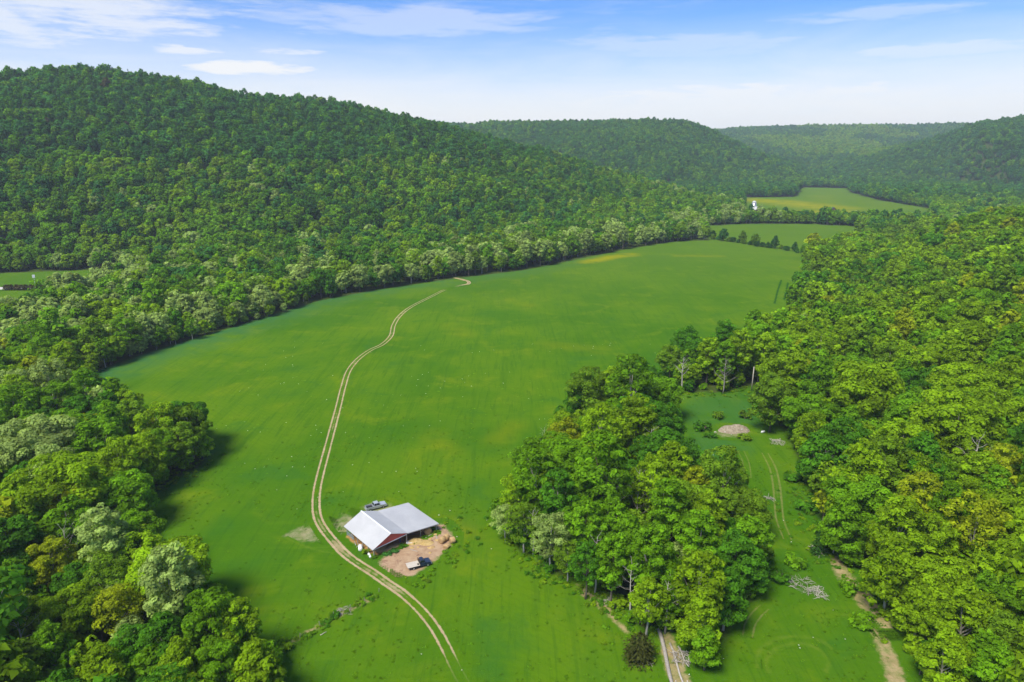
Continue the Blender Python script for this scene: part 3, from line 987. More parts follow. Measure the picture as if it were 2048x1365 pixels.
TINT = {'fresh': (0.142, 0.305, 0.008), 'deep': (0.076, 0.215, 0.010), 'yellow': (0.212, 0.355, 0.008), 'gold': (0.290, 0.365, 0.010), 'olive': (0.145, 0.262, 0.012),
        'sage': (0.30, 0.415, 0.100), 'bluish': (0.062, 0.205, 0.036), 'dark': (0.044, 0.135, 0.022), 'brown': (0.095, 0.090, 0.034)}
TWORD = {'fresh': 'bright green', 'deep': 'deep green', 'yellow': 'yellow-green', 'gold': 'golden green', 'olive': 'olive green', 'sage': 'pale sage-green', 'bluish': 'blue-green', 'dark': 'dark green', 'brown': 'brownish'}

TREES = []     # x, y, radius, shape, tint


def hand(lst, ratio=0.62):
    """trees set by eye: pixel of the crown's middle, its half width in pixels, tint, shape"""
    for px, py, rp, tint, shape in lst:
        H0, R0 = SHAPES[shape][:2]
        h = 9.0
        for _ in range(4):
            p = onground(px, py, h)
            dep = project(p)[2]
            rad = rp * dep / FPX
            h = rad / R0 * H0 * ratio
        TREES.append((p[0], p[1], rad, shape, tint, True))


# the grove beside the meadow
hand([(1174, 782, 41, 'olive', 'open'), (1262, 766, 43, 'fresh', 'tall'), (1318, 792, 41, 'fresh', 'spreading'), (1328, 850, 36, 'deep', 'round'), (1272, 838, 45, 'yellow', 'tall'), (1203, 846, 41, 'olive', 'open'),
      (1128, 884, 36, 'gold', 'round'), (1262, 890, 41, 'yellow', 'spreading'), (1072, 965, 45, 'fresh', 'tall'), (1036, 990, 38, 'yellow', 'open'), (1203, 950, 54, 'fresh', 'tall'), (1150, 930, 41, 'fresh', 'tall'),
      (1116, 1004, 38, 'deep', 'tall'), (1048, 1043, 38, 'olive', 'open'), (1101, 1074, 41, 'sage', 'open'), (1169, 1045, 43, 'fresh', 'tall'), (1225, 1038, 36, 'fresh', 'tall'), (1226, 1126, 38, 'fresh', 'tall'),
      (1301, 975, 40, 'yellow', 'tall'), (1345, 935, 38, 'yellow', 'tall'), (1393, 976, 32, 'gold', 'tall'), (1447, 960, 50, 'olive', 'open'), (1484, 1016, 49, 'olive', 'spreading'), (1500, 1075, 41, 'fresh', 'tall'),
      (1413, 1035, 40, 'yellow', 'tall'), (1338, 1025, 41, 'fresh', 'tall'), (1398, 1075, 45, 'fresh', 'tall'), (1471, 1116, 50, 'deep', 'round'), (1301, 1125, 47, 'fresh', 'tall'), (1350, 1122, 32, 'sage', 'open'),
      (1400, 1157, 52, 'yellow', 'tall'), (1298, 1195, 36, 'yellow', 'tall'), (1400, 1232, 50, 'yellow', 'layered'), (1452, 1190, 45, 'deep', 'layered'), (1412, 1285, 36, 'fresh', 'layered'), (1345, 1190, 32, 'fresh', 'tall'),
      (1174, 1128, 32, 'deep', 'tall'), (1136, 1118, 29, 'olive', 'open'), (1010, 1040, 27, 'sage', 'open'), (1255, 960, 36, 'deep', 'round'), (1500, 1140, 36, 'deep', 'round'), (1160, 800, 31, 'deep', 'round')])
# the near wood on the left
hand([(80, 908, 72, 'sage', 'spreading'), (195, 892, 54, 'fresh', 'round'), (366, 845, 46, 'deep', 'spreading'), (318, 862, 44, 'yellow', 'round'), (244, 992, 56, 'fresh', 'spreading'), (141, 1046, 54, 'fresh', 'round'), (35, 1046, 50, 'fresh', 'round'),
      (208, 1080, 46, 'sage', 'tall'), (278, 1066, 46, 'fresh', 'round'), (284, 1110, 44, 'yellow', 'round'), (338, 1166, 56, 'sage', 'tall'), (105, 1126, 42, 'gold', 'round'), (158, 1170, 46, 'deep', 'spreading'), (30, 1170, 52, 'fresh', 'layered'),
      (38, 1232, 48, 'yellow', 'round'), (148, 1232, 54, 'yellow', 'spreading'), (240, 1215, 46, 'gold', 'open'), (427, 1250, 60, 'fresh', 'round'), (478, 1250, 40, 'yellow', 'tall'), (330, 1276, 56, 'deep', 'layered'), (512, 1332, 56, 'yellow', 'layered'),
      (440, 1335, 44, 'fresh', 'round'), (362, 1330, 48, 'yellow', 'layered'), (205, 1340, 50, 'yellow', 'layered'), (50, 1330, 52, 'olive', 'layered'), (100, 1285, 48, 'fresh', 'layered'), (265, 1290, 46, 'deep', 'round'), (20, 780, 40, 'sage', 'open'), (110, 800, 46, 'fresh', 'round'),
      (222, 856, 42, 'fresh', 'layered'), (160, 822, 38, 'deep', 'round'), (100, 770, 36, 'sage', 'open'), (60, 860, 42, 'fresh', 'layered'), (282, 842, 32, 'fresh', 'spreading'), (390, 1215, 40, 'deep', 'round')])
# the slope wood on the right
hand([(1915, 850, 72, 'yellow', 'spreading'), (1735, 785, 66, 'yellow', 'spreading'), (1800, 900, 56, 'yellow', 'round'), (1720, 950, 60, 'yellow', 'layered'), (1690, 880, 50, 'deep', 'round'), (1640, 900, 46, 'deep', 'layered'), (1620, 830, 48, 'fresh', 'spreading'),
      (1570, 745, 46, 'yellow', 'round'), (1545, 800, 40, 'olive', 'round'), (1720, 1000, 60, 'fresh', 'spreading'), (1690, 1050, 46, 'fresh', 'layered'), (1800, 1050, 50, 'yellow', 'tall'), (1780, 1140, 56, 'yellow', 'layered'), (1860, 1090, 50, 'yellow', 'round'),
      (1950, 1060, 55, 'gold', 'open'), (1930, 1220, 64, 'yellow', 'layered'), (2010, 1130, 55, 'yellow', 'round'), (1840, 1210, 46, 'yellow', 'layered'), (2000, 1270, 55, 'olive', 'layered'), (1890, 1310, 50, 'yellow', 'layered'), (1990, 1350, 54, 'fresh', 'layered'),
      (1935, 900, 40, 'yellow', 'open'), (1820, 830, 46, 'fresh', 'round'), (1640, 760, 46, 'fresh', 'layered'), (1480, 696, 30, 'yellow', 'tall'), (1418, 708, 26, 'yellow', 'tall'), (1392, 712, 28, 'deep', 'round'), (1450, 676, 30, 'deep', 'tall'), (1520, 680, 36, 'fresh', 'round'),
      (1372, 690, 28, 'deep', 'round'), (1342, 712, 26, 'olive', 'round')])


def fill(bounds, spacing, sel, rad, seed, jitter=0.36, vary=0.24):
    """woodland by a jittered triangular lattice; SEL(P) says where"""
    r = np.random.default_rng(seed)
    x0, x1, y0, y1 = bounds
    ys = np.arange(y0, y1, spacing * 0.87)
    xs = np.arange(x0, x1, spacing)
    xx, yy = np.meshgrid(xs, ys)
    xx = xx + (np.arange(len(ys)) % 2)[:, None] * spacing / 2
    P = np.stack([xx.ravel(), yy.ravel()], 1) + r.normal(size=(xx.size, 2)) * spacing * jitter * 0.6
    # only what the photograph, or a view a step to the side, could show
    z = gz(P)
    px, py, dep = project(np.column_stack([P, z + 8]))
    P = P[(dep > 40) & (px > -330) & (px < 2380) & (py < 1620)]
    P = P[sel(P)]
    out = []
    rr = rad * np.exp(np.clip(r.normal(size=len(P)), -2, 1.8) * vary) * (0.78 + 0.5 * fbm(P, 110, 200 + seed))
    return P, rr, r


def visible_slope(P):
    """false on the far side of the hills, which nothing shows"""
    z = gz(P) + 14
    ok = np.ones(len(P), bool)
    for f in (0.5, 0.62, 0.74, 0.84, 0.9, 0.95):
        q = P * f
        zl = CAM_H + (z - CAM_H) * f
        ok &= gz(q) < zl + 7
    return ok


def pick(r, table):
    ks, ws = zip(*table)
    return ks, np.array(ws) / sum(ws)


handxy = np.array([(t[0], t[1], t[2]) for t in TREES])


def clear_of_hand(P, rr):
    d = np.hypot(P[:, None, 0] - handxy[None, :, 0], P[:, None, 1] - handxy[None, :, 1])
    return (d > (0.62 * rr[:, None] + 0.62 * handxy[None, :, 2])).all(1)


MIXES = {'grove': (('fresh', 4), ('yellow', 3), ('deep', 1.5), ('olive', 2)),
         'left': (('fresh', 4), ('yellow', 3), ('deep', 2.4), ('olive', 1.5), ('sage', 1.4), ('gold', 0.4)),
         'river': (('fresh', 3.4), ('sage', 2.4), ('deep', 3), ('olive', 2), ('yellow', 1.6), ('bluish', 1)),
         'belt': (('sage', 7), ('fresh', 3), ('yellow', 2), ('deep', 1.6), ('olive', 1.5)),
         'right': (('yellow', 6.5), ('fresh', 4.5), ('olive', 1.4), ('deep', 1.0), ('gold', 0.5)),
         'hill': (('bluish', 2), ('deep', 4), ('fresh', 4), ('dark', 0.8), ('olive', 0.9), ('yellow', 1.4), ('sage', 0.3)),
         'hilltop': (('bluish', 5), ('dark', 2.4), ('deep', 4.5), ('fresh', 0.7), ('brown', 0.03)),  # cloud shade over the upper slope, put into the crown colours
         'far': (('bluish', 5), ('dark', 1.2), ('deep', 5), ('fresh', 2)),
         'bright': (('fresh', 4), ('yellow', 4), ('deep', 1))}  # sunlit patches of the far right hills, put into the crown colours
SH = ('round', 'tall', 'spreading', 'open', 'layered')


def zone(P):
    z = np.full(len(P), 'hill', dtype='U8')
    h = gz(P)
    z[P[:, 1] > 1250] = 'far'
    z[(P[:, 1] > 1500) & (P[:, 0] > 1050) & (h > 60) & (fbm(P * np.array((1.0, 0.6)), 420, 123) > 0.50)] = 'bright'
    near_hill = signed(P, HILLS[0][2]) > -8
    z[near_hill & (h > 70)] = 'hilltop'
    z[(P[:, 0] < 380) & ~near_hill & (P[:, 1] < 1250)] = 'river'
    z[(z == 'river') & (openness(P) > -45)] = 'belt'
    z[(P[:, 1] < 300) & (P[:, 0] < 0)] = 'left'
    right = (signed(P, HILLS[4][2]) > -25) | ((P[:, 0] > 50) & (P[:, 1] < 330)) | (signed(P, HILLS[4][3]) > -5)
    z[right] = 'right'
    z[signed(P, GROVE) > -3] = 'grove'
    return z


def tints(P, z, r):
    out = []
    patchy = 0.6 * fbm(P, 150, 77) + 0.4 * fbm(P, 45, 78)
    h = gz(P)
    for i in range(len(P)):
        ks, ws = pick(r, MIXES[z[i]])
        ws = ws.copy()
        for j, k in enumerate(ks):
            if k in ('yellow', 'fresh', 'sage', 'gold'):
                ws[j] *= np.exp((patchy[i] - 0.5) * 9)
            if z[i] == 'hill' and k in ('fresh', 'yellow'):
                ws[j] *= max(0.3, 3.2 - h[i] / 28)
        out.append(ks[r.choice(len(ks), p=ws / ws.sum())])
    return out


# near woods (within about 330 m), middle distance and far hills
P1, r1, rg = fill((-320, 330, 60, 330), 7.6, lambda P: openness(P) < -2.0, 4.7, 1)
m = clear_of_hand(P1, r1)
P1, r1 = P1[m], r1[m]
for p, rad, tn, zn in zip(P1, r1, tints(P1, zone(P1), rg), zone(P1)):
    sh = SH[rg.choice(5, p=(0.34, 0.2, 0.18, 0.1, 0.18))]
    if zn == 'right':
        sh = SH[rg.choice(5, p=(0.26, 0.2, 0.2, 0.06, 0.28))]
    TREES.append((p[0], p[1], rad * SHAPES[sh][1] / 5.0, sh, tn, False))

STUFF = []     # x, y, z, sx, sz, rot, variant, tint


def add_stuff(P, rr, r, lod, shrink=1.0):
    z = zone(P)
    tn = tints(P, z, r)
    h = gz(P)
    for i in range(len(P)):
        t = np.array(TINT[tn[i]]) * (0.8 + 0.4 * r.random())
        if lod == 1:
            sh = r.choice(6, p=(0.26, 0.2, 0.16, 0.16 if z[i] in ('river', 'belt') else 0.06, 0.1, 0.12 if z[i] in ('river', 'belt') else 0.22))
            var, R0 = sh, (5, 4.1, 6.2, 5.2, 5, 5)[sh]
        else:
            sh = r.choice(6, p=(0.17, 0.24, 0.1, 0.15, 0.12, 0.22))
            var, R0 = 6 + sh, (5, 4.1, 6.2, 5, 5, 4.1)[sh]
        s = rr[i] / 5.0 * shrink
        sz = s * (0.85 + 0.3 * r.random())
        if z[i] == 'hilltop' and r.random() < 0.12 or z[i] == 'hill' and r.random() < 0.05:
            var = 12 + r.integers(2)
            t = np.array(TINT['dark']) * (0.8 + 0.5 * r.random())  # dark pine green, which also carries the cloud shade coloured onto the slope
            s *= 0.9
            sz = s
        STUFF.append((P[i, 0], P[i, 1], h[i] - 0.3, s, sz, r.random() * 6.283, var, t))


P2, r2, rg2 = fill((-1000, 900, 330, 760), 8.0, lambda P: (openness(P) < -2.5) & visible_slope(P), 4.8, 2, vary=0.19)
add_stuff(P2, r2, rg2, 1)
P2, r2, rg2 = fill((-1000, 900, 760, 1250), 7.4, lambda P: (openness(P) < -2.5) & visible_slope(P), 4.4, 6, vary=0.15)
add_stuff(P2, r2, rg2, 2)
P3, r3, rg3 = fill((-600, 3200, 1250, 2500), 9.0, lambda P: (openness(P) < -4) & visible_slope(P), 5.3, 3, vary=0.13)
add_stuff(P3, r3, rg3, 2)
P4, r4, rg4 = fill((300, 3300, 2500, 4300), 12.0, lambda P: visible_slope(P), 7.0, 4, vary=0.10)
add_stuff(P4, r4, rg4, 2)
# undergrowth: small trees and saplings between the near crowns
P5, r5, rg5 = fill((-320, 330, 60, 420), 6.2, lambda P: (openness(P) < 0.5), 2.3, 5, jitter=0.6)
add_stuff(P5, r5, rg5, 1)


# the trees that show largest become things of their own
TA = np.array([(t[0], t[1], t[2]) for t in TREES])
TZ = gz(TA[:, :2])
tpx, tpy, tdep = project(np.column_stack([TA[:, :2], TZ + TA[:, 2] * 1.9]))
shown = (tpx > -40) & (tpx < 2088) & (tpy < 1440)
score = np.where(shown, TA[:, 2] / tdep, 0) + np.array([0.02 if t[5] else 0 for t in TREES])
order = np.argsort(-score)
N_SINGLE = 285
single = set(int(i) for i in order[:N_SINGLE] if shown[i])
rT = np.random.default_rng(5)
SINGLE = []
for i, (x, y, rad, sh, tn, byhand) in enumerate(TREES):
    if i in single:
        opts = [v for v in NEAR if v[0] == sh]
        k, cm, tm, pm = opts[rT.integers(len(opts))]
        R0 = SHAPES[sh][1]
        root = empty('broadleaf_tree', (x, y, TZ[i]), rT.random() * 6.283)
        s = rad / R0
        root.scale = (s, s, s * (0.9 + 0.2 * rT.random()))
        link_mesh('trunk', pm if (tn == 'sage' or sh == 'open' or rT.random() < 0.45) else tm, root)
        c = link_mesh('crown', cm, root)
        c['tint'] = [float(a) for a in np.array(TINT[tn]) * (0.85 + 0.3 * rT.random())]
        SINGLE.append((root, x, y, rad, sh, tn))
    else:
        v = {'round': 0, 'tall': 1, 'spreading': 2, 'open': 3, 'layered': 4}[sh]
        s = rad / SHAPES[sh][1]
        STUFF.append((x, y, TZ[i] - 0.2, s, s, rT.random() * 6.283, v, np.array(TINT[tn]) * (0.85 + 0.3 * rT.random())))


def scatter(name, rows, col, label, kind='stuff'):
    """one object whose points carry instanced copies of a collection's meshes"""
    me = bpy.data.meshes.new(name)
    n = len(rows)
    co = np.array([r[:3] for r in rows], np.float32)
    me.vertices.add(n)
    me.vertices.foreach_set('co', co.ravel())
    sc = np.array([(r[3], r[3], r[4]) for r in rows], np.float32)
    ro = np.array([(0, 0, r[5]) for r in rows], np.float32)
    ti = np.array([tuple(r[7]) for r in rows], np.float32)
    for nm, v in (('size', sc), ('turn', ro), ('tint', ti)):
        me.attributes.new(nm, 'FLOAT_VECTOR', 'POINT').data.foreach_set('vector', v.ravel())
    me.attributes.new('variant', 'INT', 'POINT').data.foreach_set('value', np.array([r[6] for r in rows], np.int32))
    o = bpy.data.objects.new(name, me)
    COL.objects.link(o)
    ng = bpy.data.node_groups.new(name + '_scatter', 'GeometryNodeTree')
    ng.interface.new_socket('Geometry', in_out='INPUT', socket_type='NodeSocketGeometry')
    ng.interface.new_socket('Geometry', in_out='OUTPUT', socket_type='NodeSocketGeometry')
    gi, go = ng.nodes.new('NodeGroupInput'), ng.nodes.new('NodeGroupOutput')
    ci = ng.nodes.new('GeometryNodeCollectionInfo')
    ci.inputs['Collection'].default_value = col
    ci.inputs['Separate Children'].default_value = True
    ci.inputs['Reset Children'].default_value = True
    ip = ng.nodes.new('GeometryNodeInstanceOnPoints')
    ip.inputs['Pick Instance'].default_value = True

    def named(nm, typ):
        a = ng.nodes.new('GeometryNodeInputNamedAttribute')
        a.data_type = typ
        a.inputs['Name'].default_value = nm
        return a.outputs['Attribute']
    L = ng.links.new
    L(gi.outputs[0], ip.inputs['Points'])
    L(ci.outputs[0], ip.inputs['Instance'])
    L(named('variant', 'INT'), ip.inputs['Instance Index'])
    L(named('turn', 'FLOAT_VECTOR'), ip.inputs['Rotation'])
    L(named('size', 'FLOAT_VECTOR'), ip.inputs['Scale'])
    L(ip.outputs[0], go.inputs[0])
    md = o.modifiers.new('scatter', 'NODES')
    md.node_group = ng
    return tag(o, label, kind=kind)


scatter('forest', STUFF, source('woodland', forest_sources()), 'dense spring woodland over the hills and valley sides')
print('trees', len(TREES), 'single', len(SINGLE), 'stuff', len(STUFF))

NTH = ('closest', 'second', 'third', 'fourth', 'fifth', 'sixth', 'seventh', 'eighth', 'ninth', 'tenth', 'eleventh', 'twelfth', 'thirteenth', 'fourteenth')
LANDMARK = {}   # name -> (x, y), filled as things are built; used to word the trees' labels


# ------------------------------------------------------------------ bare and odd trees
def bare_branches(r, H, spread, mb, p0=(0, 0, 0), thick=0.22, fork=0.45, n=14, sub=5):
    """a dead tree: a stem, limbs and twigs, all tubes of one body"""
    zs = np.linspace(-0.3, H, 6)
    st = [(p0[0] + 0.15 * math.sin(z * 0.5), p0[1] + 0.12 * math.cos(z * 0.4), z) for z in zs]
    mb.tube(st, [thick * (1.2 - 1.05 * i / 5) for i in range(6)], 6)
    for i in range(n):
        f = fork + (1 - fork) * (i + r.random()) / n
        z0 = H * f
        a = i * 2.4 + r.normal() * 0.4
        ln = spread * (1.15 - 0.7 * (f - fork) / (1 - fork)) * (0.7 + 0.5 * r.random())
        x0, y0 = np.interp(z0, zs, [s[0] for s in st]), np.interp(z0, zs, [s[1] for s in st])
        d = np.array((math.cos(a), math.sin(a), 0.55 + 0.5 * r.random()))
        e = np.array((x0, y0, z0)) + d * ln
        m_ = np.array((x0, y0, z0)) + d * ln * 0.5 + np.array((0, 0, -0.12 * ln))
        w = thick * 0.42 * (1.1 - 0.7 * f)
        mb.tube([(x0, y0, z0), tuple(m_), tuple(e)], [w, w * 0.7, w * 0.3], 4, cap=False)
        for k in range(sub):
            b = np.array(m_) + (e - m_) * (0.1 + 0.85 * r.random())
            g = b + unit(d + 0.8 * r.normal(size=3) + np.array((0, 0, 0.3))) * ln * (0.25 + 0.3 * r.random())
            mb.tube([tuple(b), tuple(g)], [w * 0.35, w * 0.12], 3, cap=False)
    return mb


def bare_tree(px, py, H, spread, mat, label, seed, thick=0.24, fork=0.45, n=14, key=None):
    p = onground(px, py)
    r = np.random.default_rng(seed)
    full = bare_branches(r, H, spread, MB(), thick=thick, fork=fork, n=n)
    nst = 6 * 6
    root = empty('bare_tree', (p[0], p[1], g1(p[0], p[1])))
    stem = MB()
    stem.v, stem.f = full.v[:nst], [f for f in full.f if max(f) < nst]
    stem.build('trunk', mat, root, True)
    br = MB()
    br.v, br.f = [v for v in full.v[nst:]], [tuple(i - nst for i in f) for f in full.f if min(f) >= nst]
    br.build('branches', mat, root, True)
    tag(root, label, 'tree', 'leafless trees')
    if key:
        LANDMARK[key] = (p[0], p[1])
    return root


bare_tree(1362, 789, 15, 3.2, M['pale_bark'], 'tall white-barked leafless tree at the far edge of the side clearing', 1, 0.30, 0.5, key='tall white bare tree')
bare_tree(1446, 789, 14, 3.2, M['grey_wood'], 'grey twiggy leafless tree at the clearing edge, between green trees', 2, 0.22, 0.35, 22, key='grey twiggy bare tree')
bare_tree(1272, 1075, 18.5, 3.0, M['grey_wood'], 'thin grey leafless tree standing inside the grove', 3, 0.18, 0.35, 16, key='thin grey bare tree')
bare_tree(1215, 1075, 18.5, 3.2, M['grey_wood'], 'grey leafless tree with crooked limbs at the grove front', 4, 0.2, 0.45, 14, key='crooked bare tree')
bare_tree(1296, 980, 18.5, 3.5, M['pale_bark'], 'pale leafless treetop rising from the back of the grove', 5, 0.2, 0.5, 14)
bare_tree(1088, 935, 13, 2.5, M['grey_wood'], 'slim dead tree at the meadow corner of the grove', 6, 0.18, 0.45, 12, key='slim dead tree')
bare_tree(60, 1345, 14, 4.0, M['pale_bark'], 'white leafless tree low in the near wood', 7, 0.2, 0.5, 12, key='low white bare tree')
bare_tree(148, 1165, 13.5, 3.2, M['grey_wood'], 'grey leafless tree with many twigs among the near wood', 8, 0.2, 0.4, 20, key='many-twigged bare tree')
bare_tree(1938, 985, 15, 3.5, M['pale_bark'], 'pale forked dead tree standing above the slope wood', 9, 0.32, 0.55, 9, key='pale forked dead tree')
bare_tree(1700, 995, 13, 2.5, M['pale_bark'], 'pale dead trunk near the foot of the slope wood', 10, 0.22, 0.6, 8)
bare_tree(1600, 690, 15, 4.0, M['grey_wood'], 'grey leafless tree where the slope wood meets the big meadow', 12, 0.2, 0.3, 26, key='meadow-side grey bare tree')
bare_tree(1840, 1105, 12, 2.2, M['pale_bark'], 'thin pale forked snag among yellow-green slope trees', 13, 0.18, 0.5, 8)
bare_tree(1960, 1160, 13, 1.6, M['pale_bark'], 'straight pale trunk under a golden slope tree', 14, 0.24, 0.7, 6)
bare_tree(252, 915, 13, 1.2, M['pale_bark'], 'broken white snag in the wood beside the meadow corner', 15, 0.24, 0.8, 4, key='broken white snag')
bare_tree(356, 935, 11, 2.2, M['grey_wood'], 'small dead tree beside the brownish bush at the meadow corner', 16, 0.2, 0.45, 12)
bare_tree(1010, 1068, 6, 3.5, M['grey_wood'], 'low grey dead branches at the meadow tip of the grove', 17, 0.16, 0.2, 12)


for k, (px, py, H_, lab) in enumerate(((1190, 1190, 14, 'slim pale leafless trunk at the grove front, above the dead-grass bank'), (1066, 1112, 12, 'slim leafless trunk at the grove front facing the barn'), (1258, 1240, 13, 'pale leafless trunk behind the dark cedar'),
                                       (1330, 1268, 12, 'pale leafless trunk at the head of the fallen logs'), (1640, 985, 13, 'pale dead tree at the slope foot across from the worn track'), (1790, 1205, 12, 'pale dead trunk above the dry gully'))):
    bare_tree(px, py, H_, 2.4, M['pale_bark'], lab, 30 + k, 0.2, 0.5, 12)


def pole(px, py, H, rad, label, lean=0.02):
    p = onground(px, py)
    o = MB().tube([(0, 0, -0.4), (lean * 2, 0, H * 0.5), (lean * 3, 0, H)], [rad, rad * 0.85, rad * 0.6], 8).build('dead_trunk', M['pale_bark'], None, True)
    o.location = (p[0], p[1], g1(p[0], p[1]))
    return tag(o, label, 'dead trunk')


pole(1503, 782, 10.0, 0.26, 'bare white trunk like a pole at the corner of the side clearing')
LANDMARK['white pole-like trunk'] = tuple(onground(1502, 772)[:2])


# ------------------------------------------------------------------ shrubs and small evergreens
def shrub_mesh(seed, dens=60, leaf=0.36, n=14):
    r = np.random.default_rng(seed)
    c, rad, out = [], [], []
    for i in range(n):
        a, q = r.random() * 6.283, math.sqrt(r.random())
        z = 0.35 + 0.95 * r.random() * (1 - 0.5 * q)
        c.append((q * 0.85 * math.cos(a), q * 0.85 * math.sin(a), z))
        rad.append(0.38 + 0.25 * r.random())
        out.append((q * math.cos(a), q * math.sin(a), 0.4))
    Q, L = leaves_on(r, np.array(c), np.array(rad), dens, leaf, np.array(out), squash=0.9)
    mb = MB()
    for k in range(5):
        a = k * 1.26
        mb.tube([(0, 0, -0.1), (0.3 * math.cos(a), 0.3 * math.sin(a), 0.5), (0.6 * math.cos(a), 0.6 * math.sin(a), 1.0)], [0.05, 0.04, 0.015], 4, cap=False)
    return quad_mesh('foliage', Q, L, [M['leaf']]), mb


SHRUB = []
for i in range(3):
    f, mb = shrub_mesh(500 + i)
    sm = bpy.data.meshes.new('stem')
    sm.from_pydata(mb.v, [], mb.f)
    sm.materials.append(M['bark'])
    SHRUB.append((f, sm))


def shrub(px, py, rad, tint, label, hz=1.0, group='bushes at the wood edges', seed=0):
    p = onground(px, py)
    root = empty('shrub', (p[0], p[1], g1(p[0], p[1])), seed * 1.7)
    root.scale = (rad, rad, rad * hz)
    f, s = SHRUB[seed % 3]
    link_mesh('stem', s, root)
    c = link_mesh('foliage', f, root)
    c['tint'] = list(TINT[tint]) if isinstance(tint, str) else list(tint)
    tag(root, label, 'shrub', group)
    return root


SHR = [(338, 945, 3.6, 'brown', 'large brownish bush standing out at the meadow corner of the left wood', 1.3),
       (1406, 862, 2.8, 'deep', 'deep green bush beside the earth spoil bank', 0.9), (1437, 838, 2.0, 'olive', 'rounded olive bush just behind the spoil bank', 1.0), (1490, 838, 2.2, 'olive', 'olive bush behind the spoil bank, on the slope wood side', 1.0),
       (1486, 880, 2.2, 'yellow', 'yellowish bush growing in front of the spoil bank', 0.7), (1420, 875, 2.0, 'deep', 'low dark bush at the spoil bank foot', 0.6), (1520, 805, 2.4, 'fresh', 'bright bush at the corner of the side clearing', 0.8),
       (668, 1234, 1.0, 'deep', 'small dark bush alone on the old fence line', 1.0), (566, 1300, 1.6, 'yellow', 'yellow-green bush at the wood end of the old fence line', 0.9), (1610, 1020, 2.6, 'deep', 'dark leafy bush beside the worn track in the side clearing', 0.9),
       (1585, 960, 2.4, 'deep', 'dark bush at the slope foot where the worn track bends', 0.9), (1650, 1070, 2.6, 'fresh', 'bright bush behind the small spruce', 0.9), (1590, 1130, 2.4, 'fresh', 'loose bright bush on the clearing side of the grove', 0.8), (1560, 1160, 2.2, 'deep', 'dark bush by the brush of dead branches', 0.8),
       (1700, 1185, 2.2, 'fresh', 'bright bush above the dry gully', 0.9), (1730, 1250, 2.6, 'fresh', 'bright bush between the two dry washes', 0.6), (1780, 1235, 2.0, 'yellow', 'yellow-green bush beside the dry gully', 0.9), (1845, 1310, 2.8, 'yellow', 'yellow-green bush beside the lower wash', 0.9),
       (1275, 1250, 2.2, 'fresh', 'bright bush behind the dark cedar', 0.9), (1175, 1150, 1.8, 'olive', 'olive bush at the dead-grass bank of the grove', 0.7), (1240, 1215, 2.2, 'yellow', 'yellowish bush at the grove edge above the bank', 0.7), (1095, 1140, 2.2, 'deep', 'dark low bush at the grove tip', 0.8),
       (1060, 1100, 2.4, 'fresh', 'leafy bush at the grove front facing the barn', 0.8), (1015, 1085, 1.6, 'olive', 'olive bush at the meadow tip of the grove', 0.7), (290, 985, 1.8, 'olive', 'low olive scrub by the meadow corner', 0.6), (395, 900, 2.2, 'fresh', 'bright bush under the deep green corner tree', 0.7),
       (1120, 830, 2.4, 'deep', 'dark bush at the back corner of the grove', 1.0), (1350, 880, 2.6, 'deep', 'dark bush at the back side of the grove', 1.0), (1345, 915, 1.8, 'fresh', 'bright bush by the small bare bank', 0.7), (1375, 775, 2.0, 'deep', 'dark bush at the foot of the white bare tree', 0.8),
       (1408, 778, 2.0, 'fresh', 'bright bush between the white and the grey bare trees', 0.9), (1475, 773, 2.2, 'deep', 'dark bush behind the pole-like trunk', 0.9)]
for i, (px, py, rad, tn, lab, hz) in enumerate(SHR):
    shrub(px, py, rad * 0.9, tn, lab, hz, seed=i)
LANDMARK['brownish bush'] = tuple(onground(338, 945)[:2])
LANDMARK['earth spoil bank'] = tuple(onground(1465, 862)[:2])


def conifer(px, py, H, Rad, tint, label, seed, name='evergreen_tree', tiers=14, per=110, leaf=0.5, base=0.02, dome=False):
    p = onground(px, py)
    cm, mb = conifer_mesh(seed, H, Rad, tiers, per, leaf, base, False, 0.3, dome)
    root = empty(name, (p[0], p[1], g1(p[0], p[1])))
    mb.build('trunk', M['bark'], root, True)
    c = link_mesh('crown', cm, root)
    c['tint'] = list(tint)
    tag(root, label, 'tree')
    LANDMARK['dark cedar' if 'cedar' in label else 'small pointed spruce' if 'spruce' in label else 'dark conical evergreen'] = (p[0], p[1])


conifer(1278, 1318, 5.6, 3.0, (0.075, 0.085, 0.018), 'dark brownish-green cedar at the near tip of the grove', 61, tiers=14, per=240, leaf=0.45, dome=True)
conifer(1634, 1108, 6.0, 2.0, (0.05, 0.14, 0.02), 'small pointed spruce alone at the foot of the slope wood', 62, per=60)
conifer(880, 490, 13.0, 3.2, TINT['dark'], 'dark conical evergreen above the river wood', 63, per=60, leaf=0.8)


# ------------------------------------------------------------------ logs, brush, spoil
def log(px0, py0, px1, py1, r0, r1, mat, label, lift=0.25):
    a, b = onground(px0, py0), onground(px1, py1)
    c = (a + b) / 2
    pts = [tuple(a + (b - a) * t - c + np.array((0.12 * math.sin(t * 7), 0.1 * math.cos(t * 5), lift))) for t in np.linspace(0, 1, 7)]
    o = MB().tube(pts, list(np.linspace(r0, r1, 7)), 8).build('fallen_log', mat, None, True)
    o.location = tuple(c)
    tag(o, label, 'log', 'fallen logs by the grove')
    return o


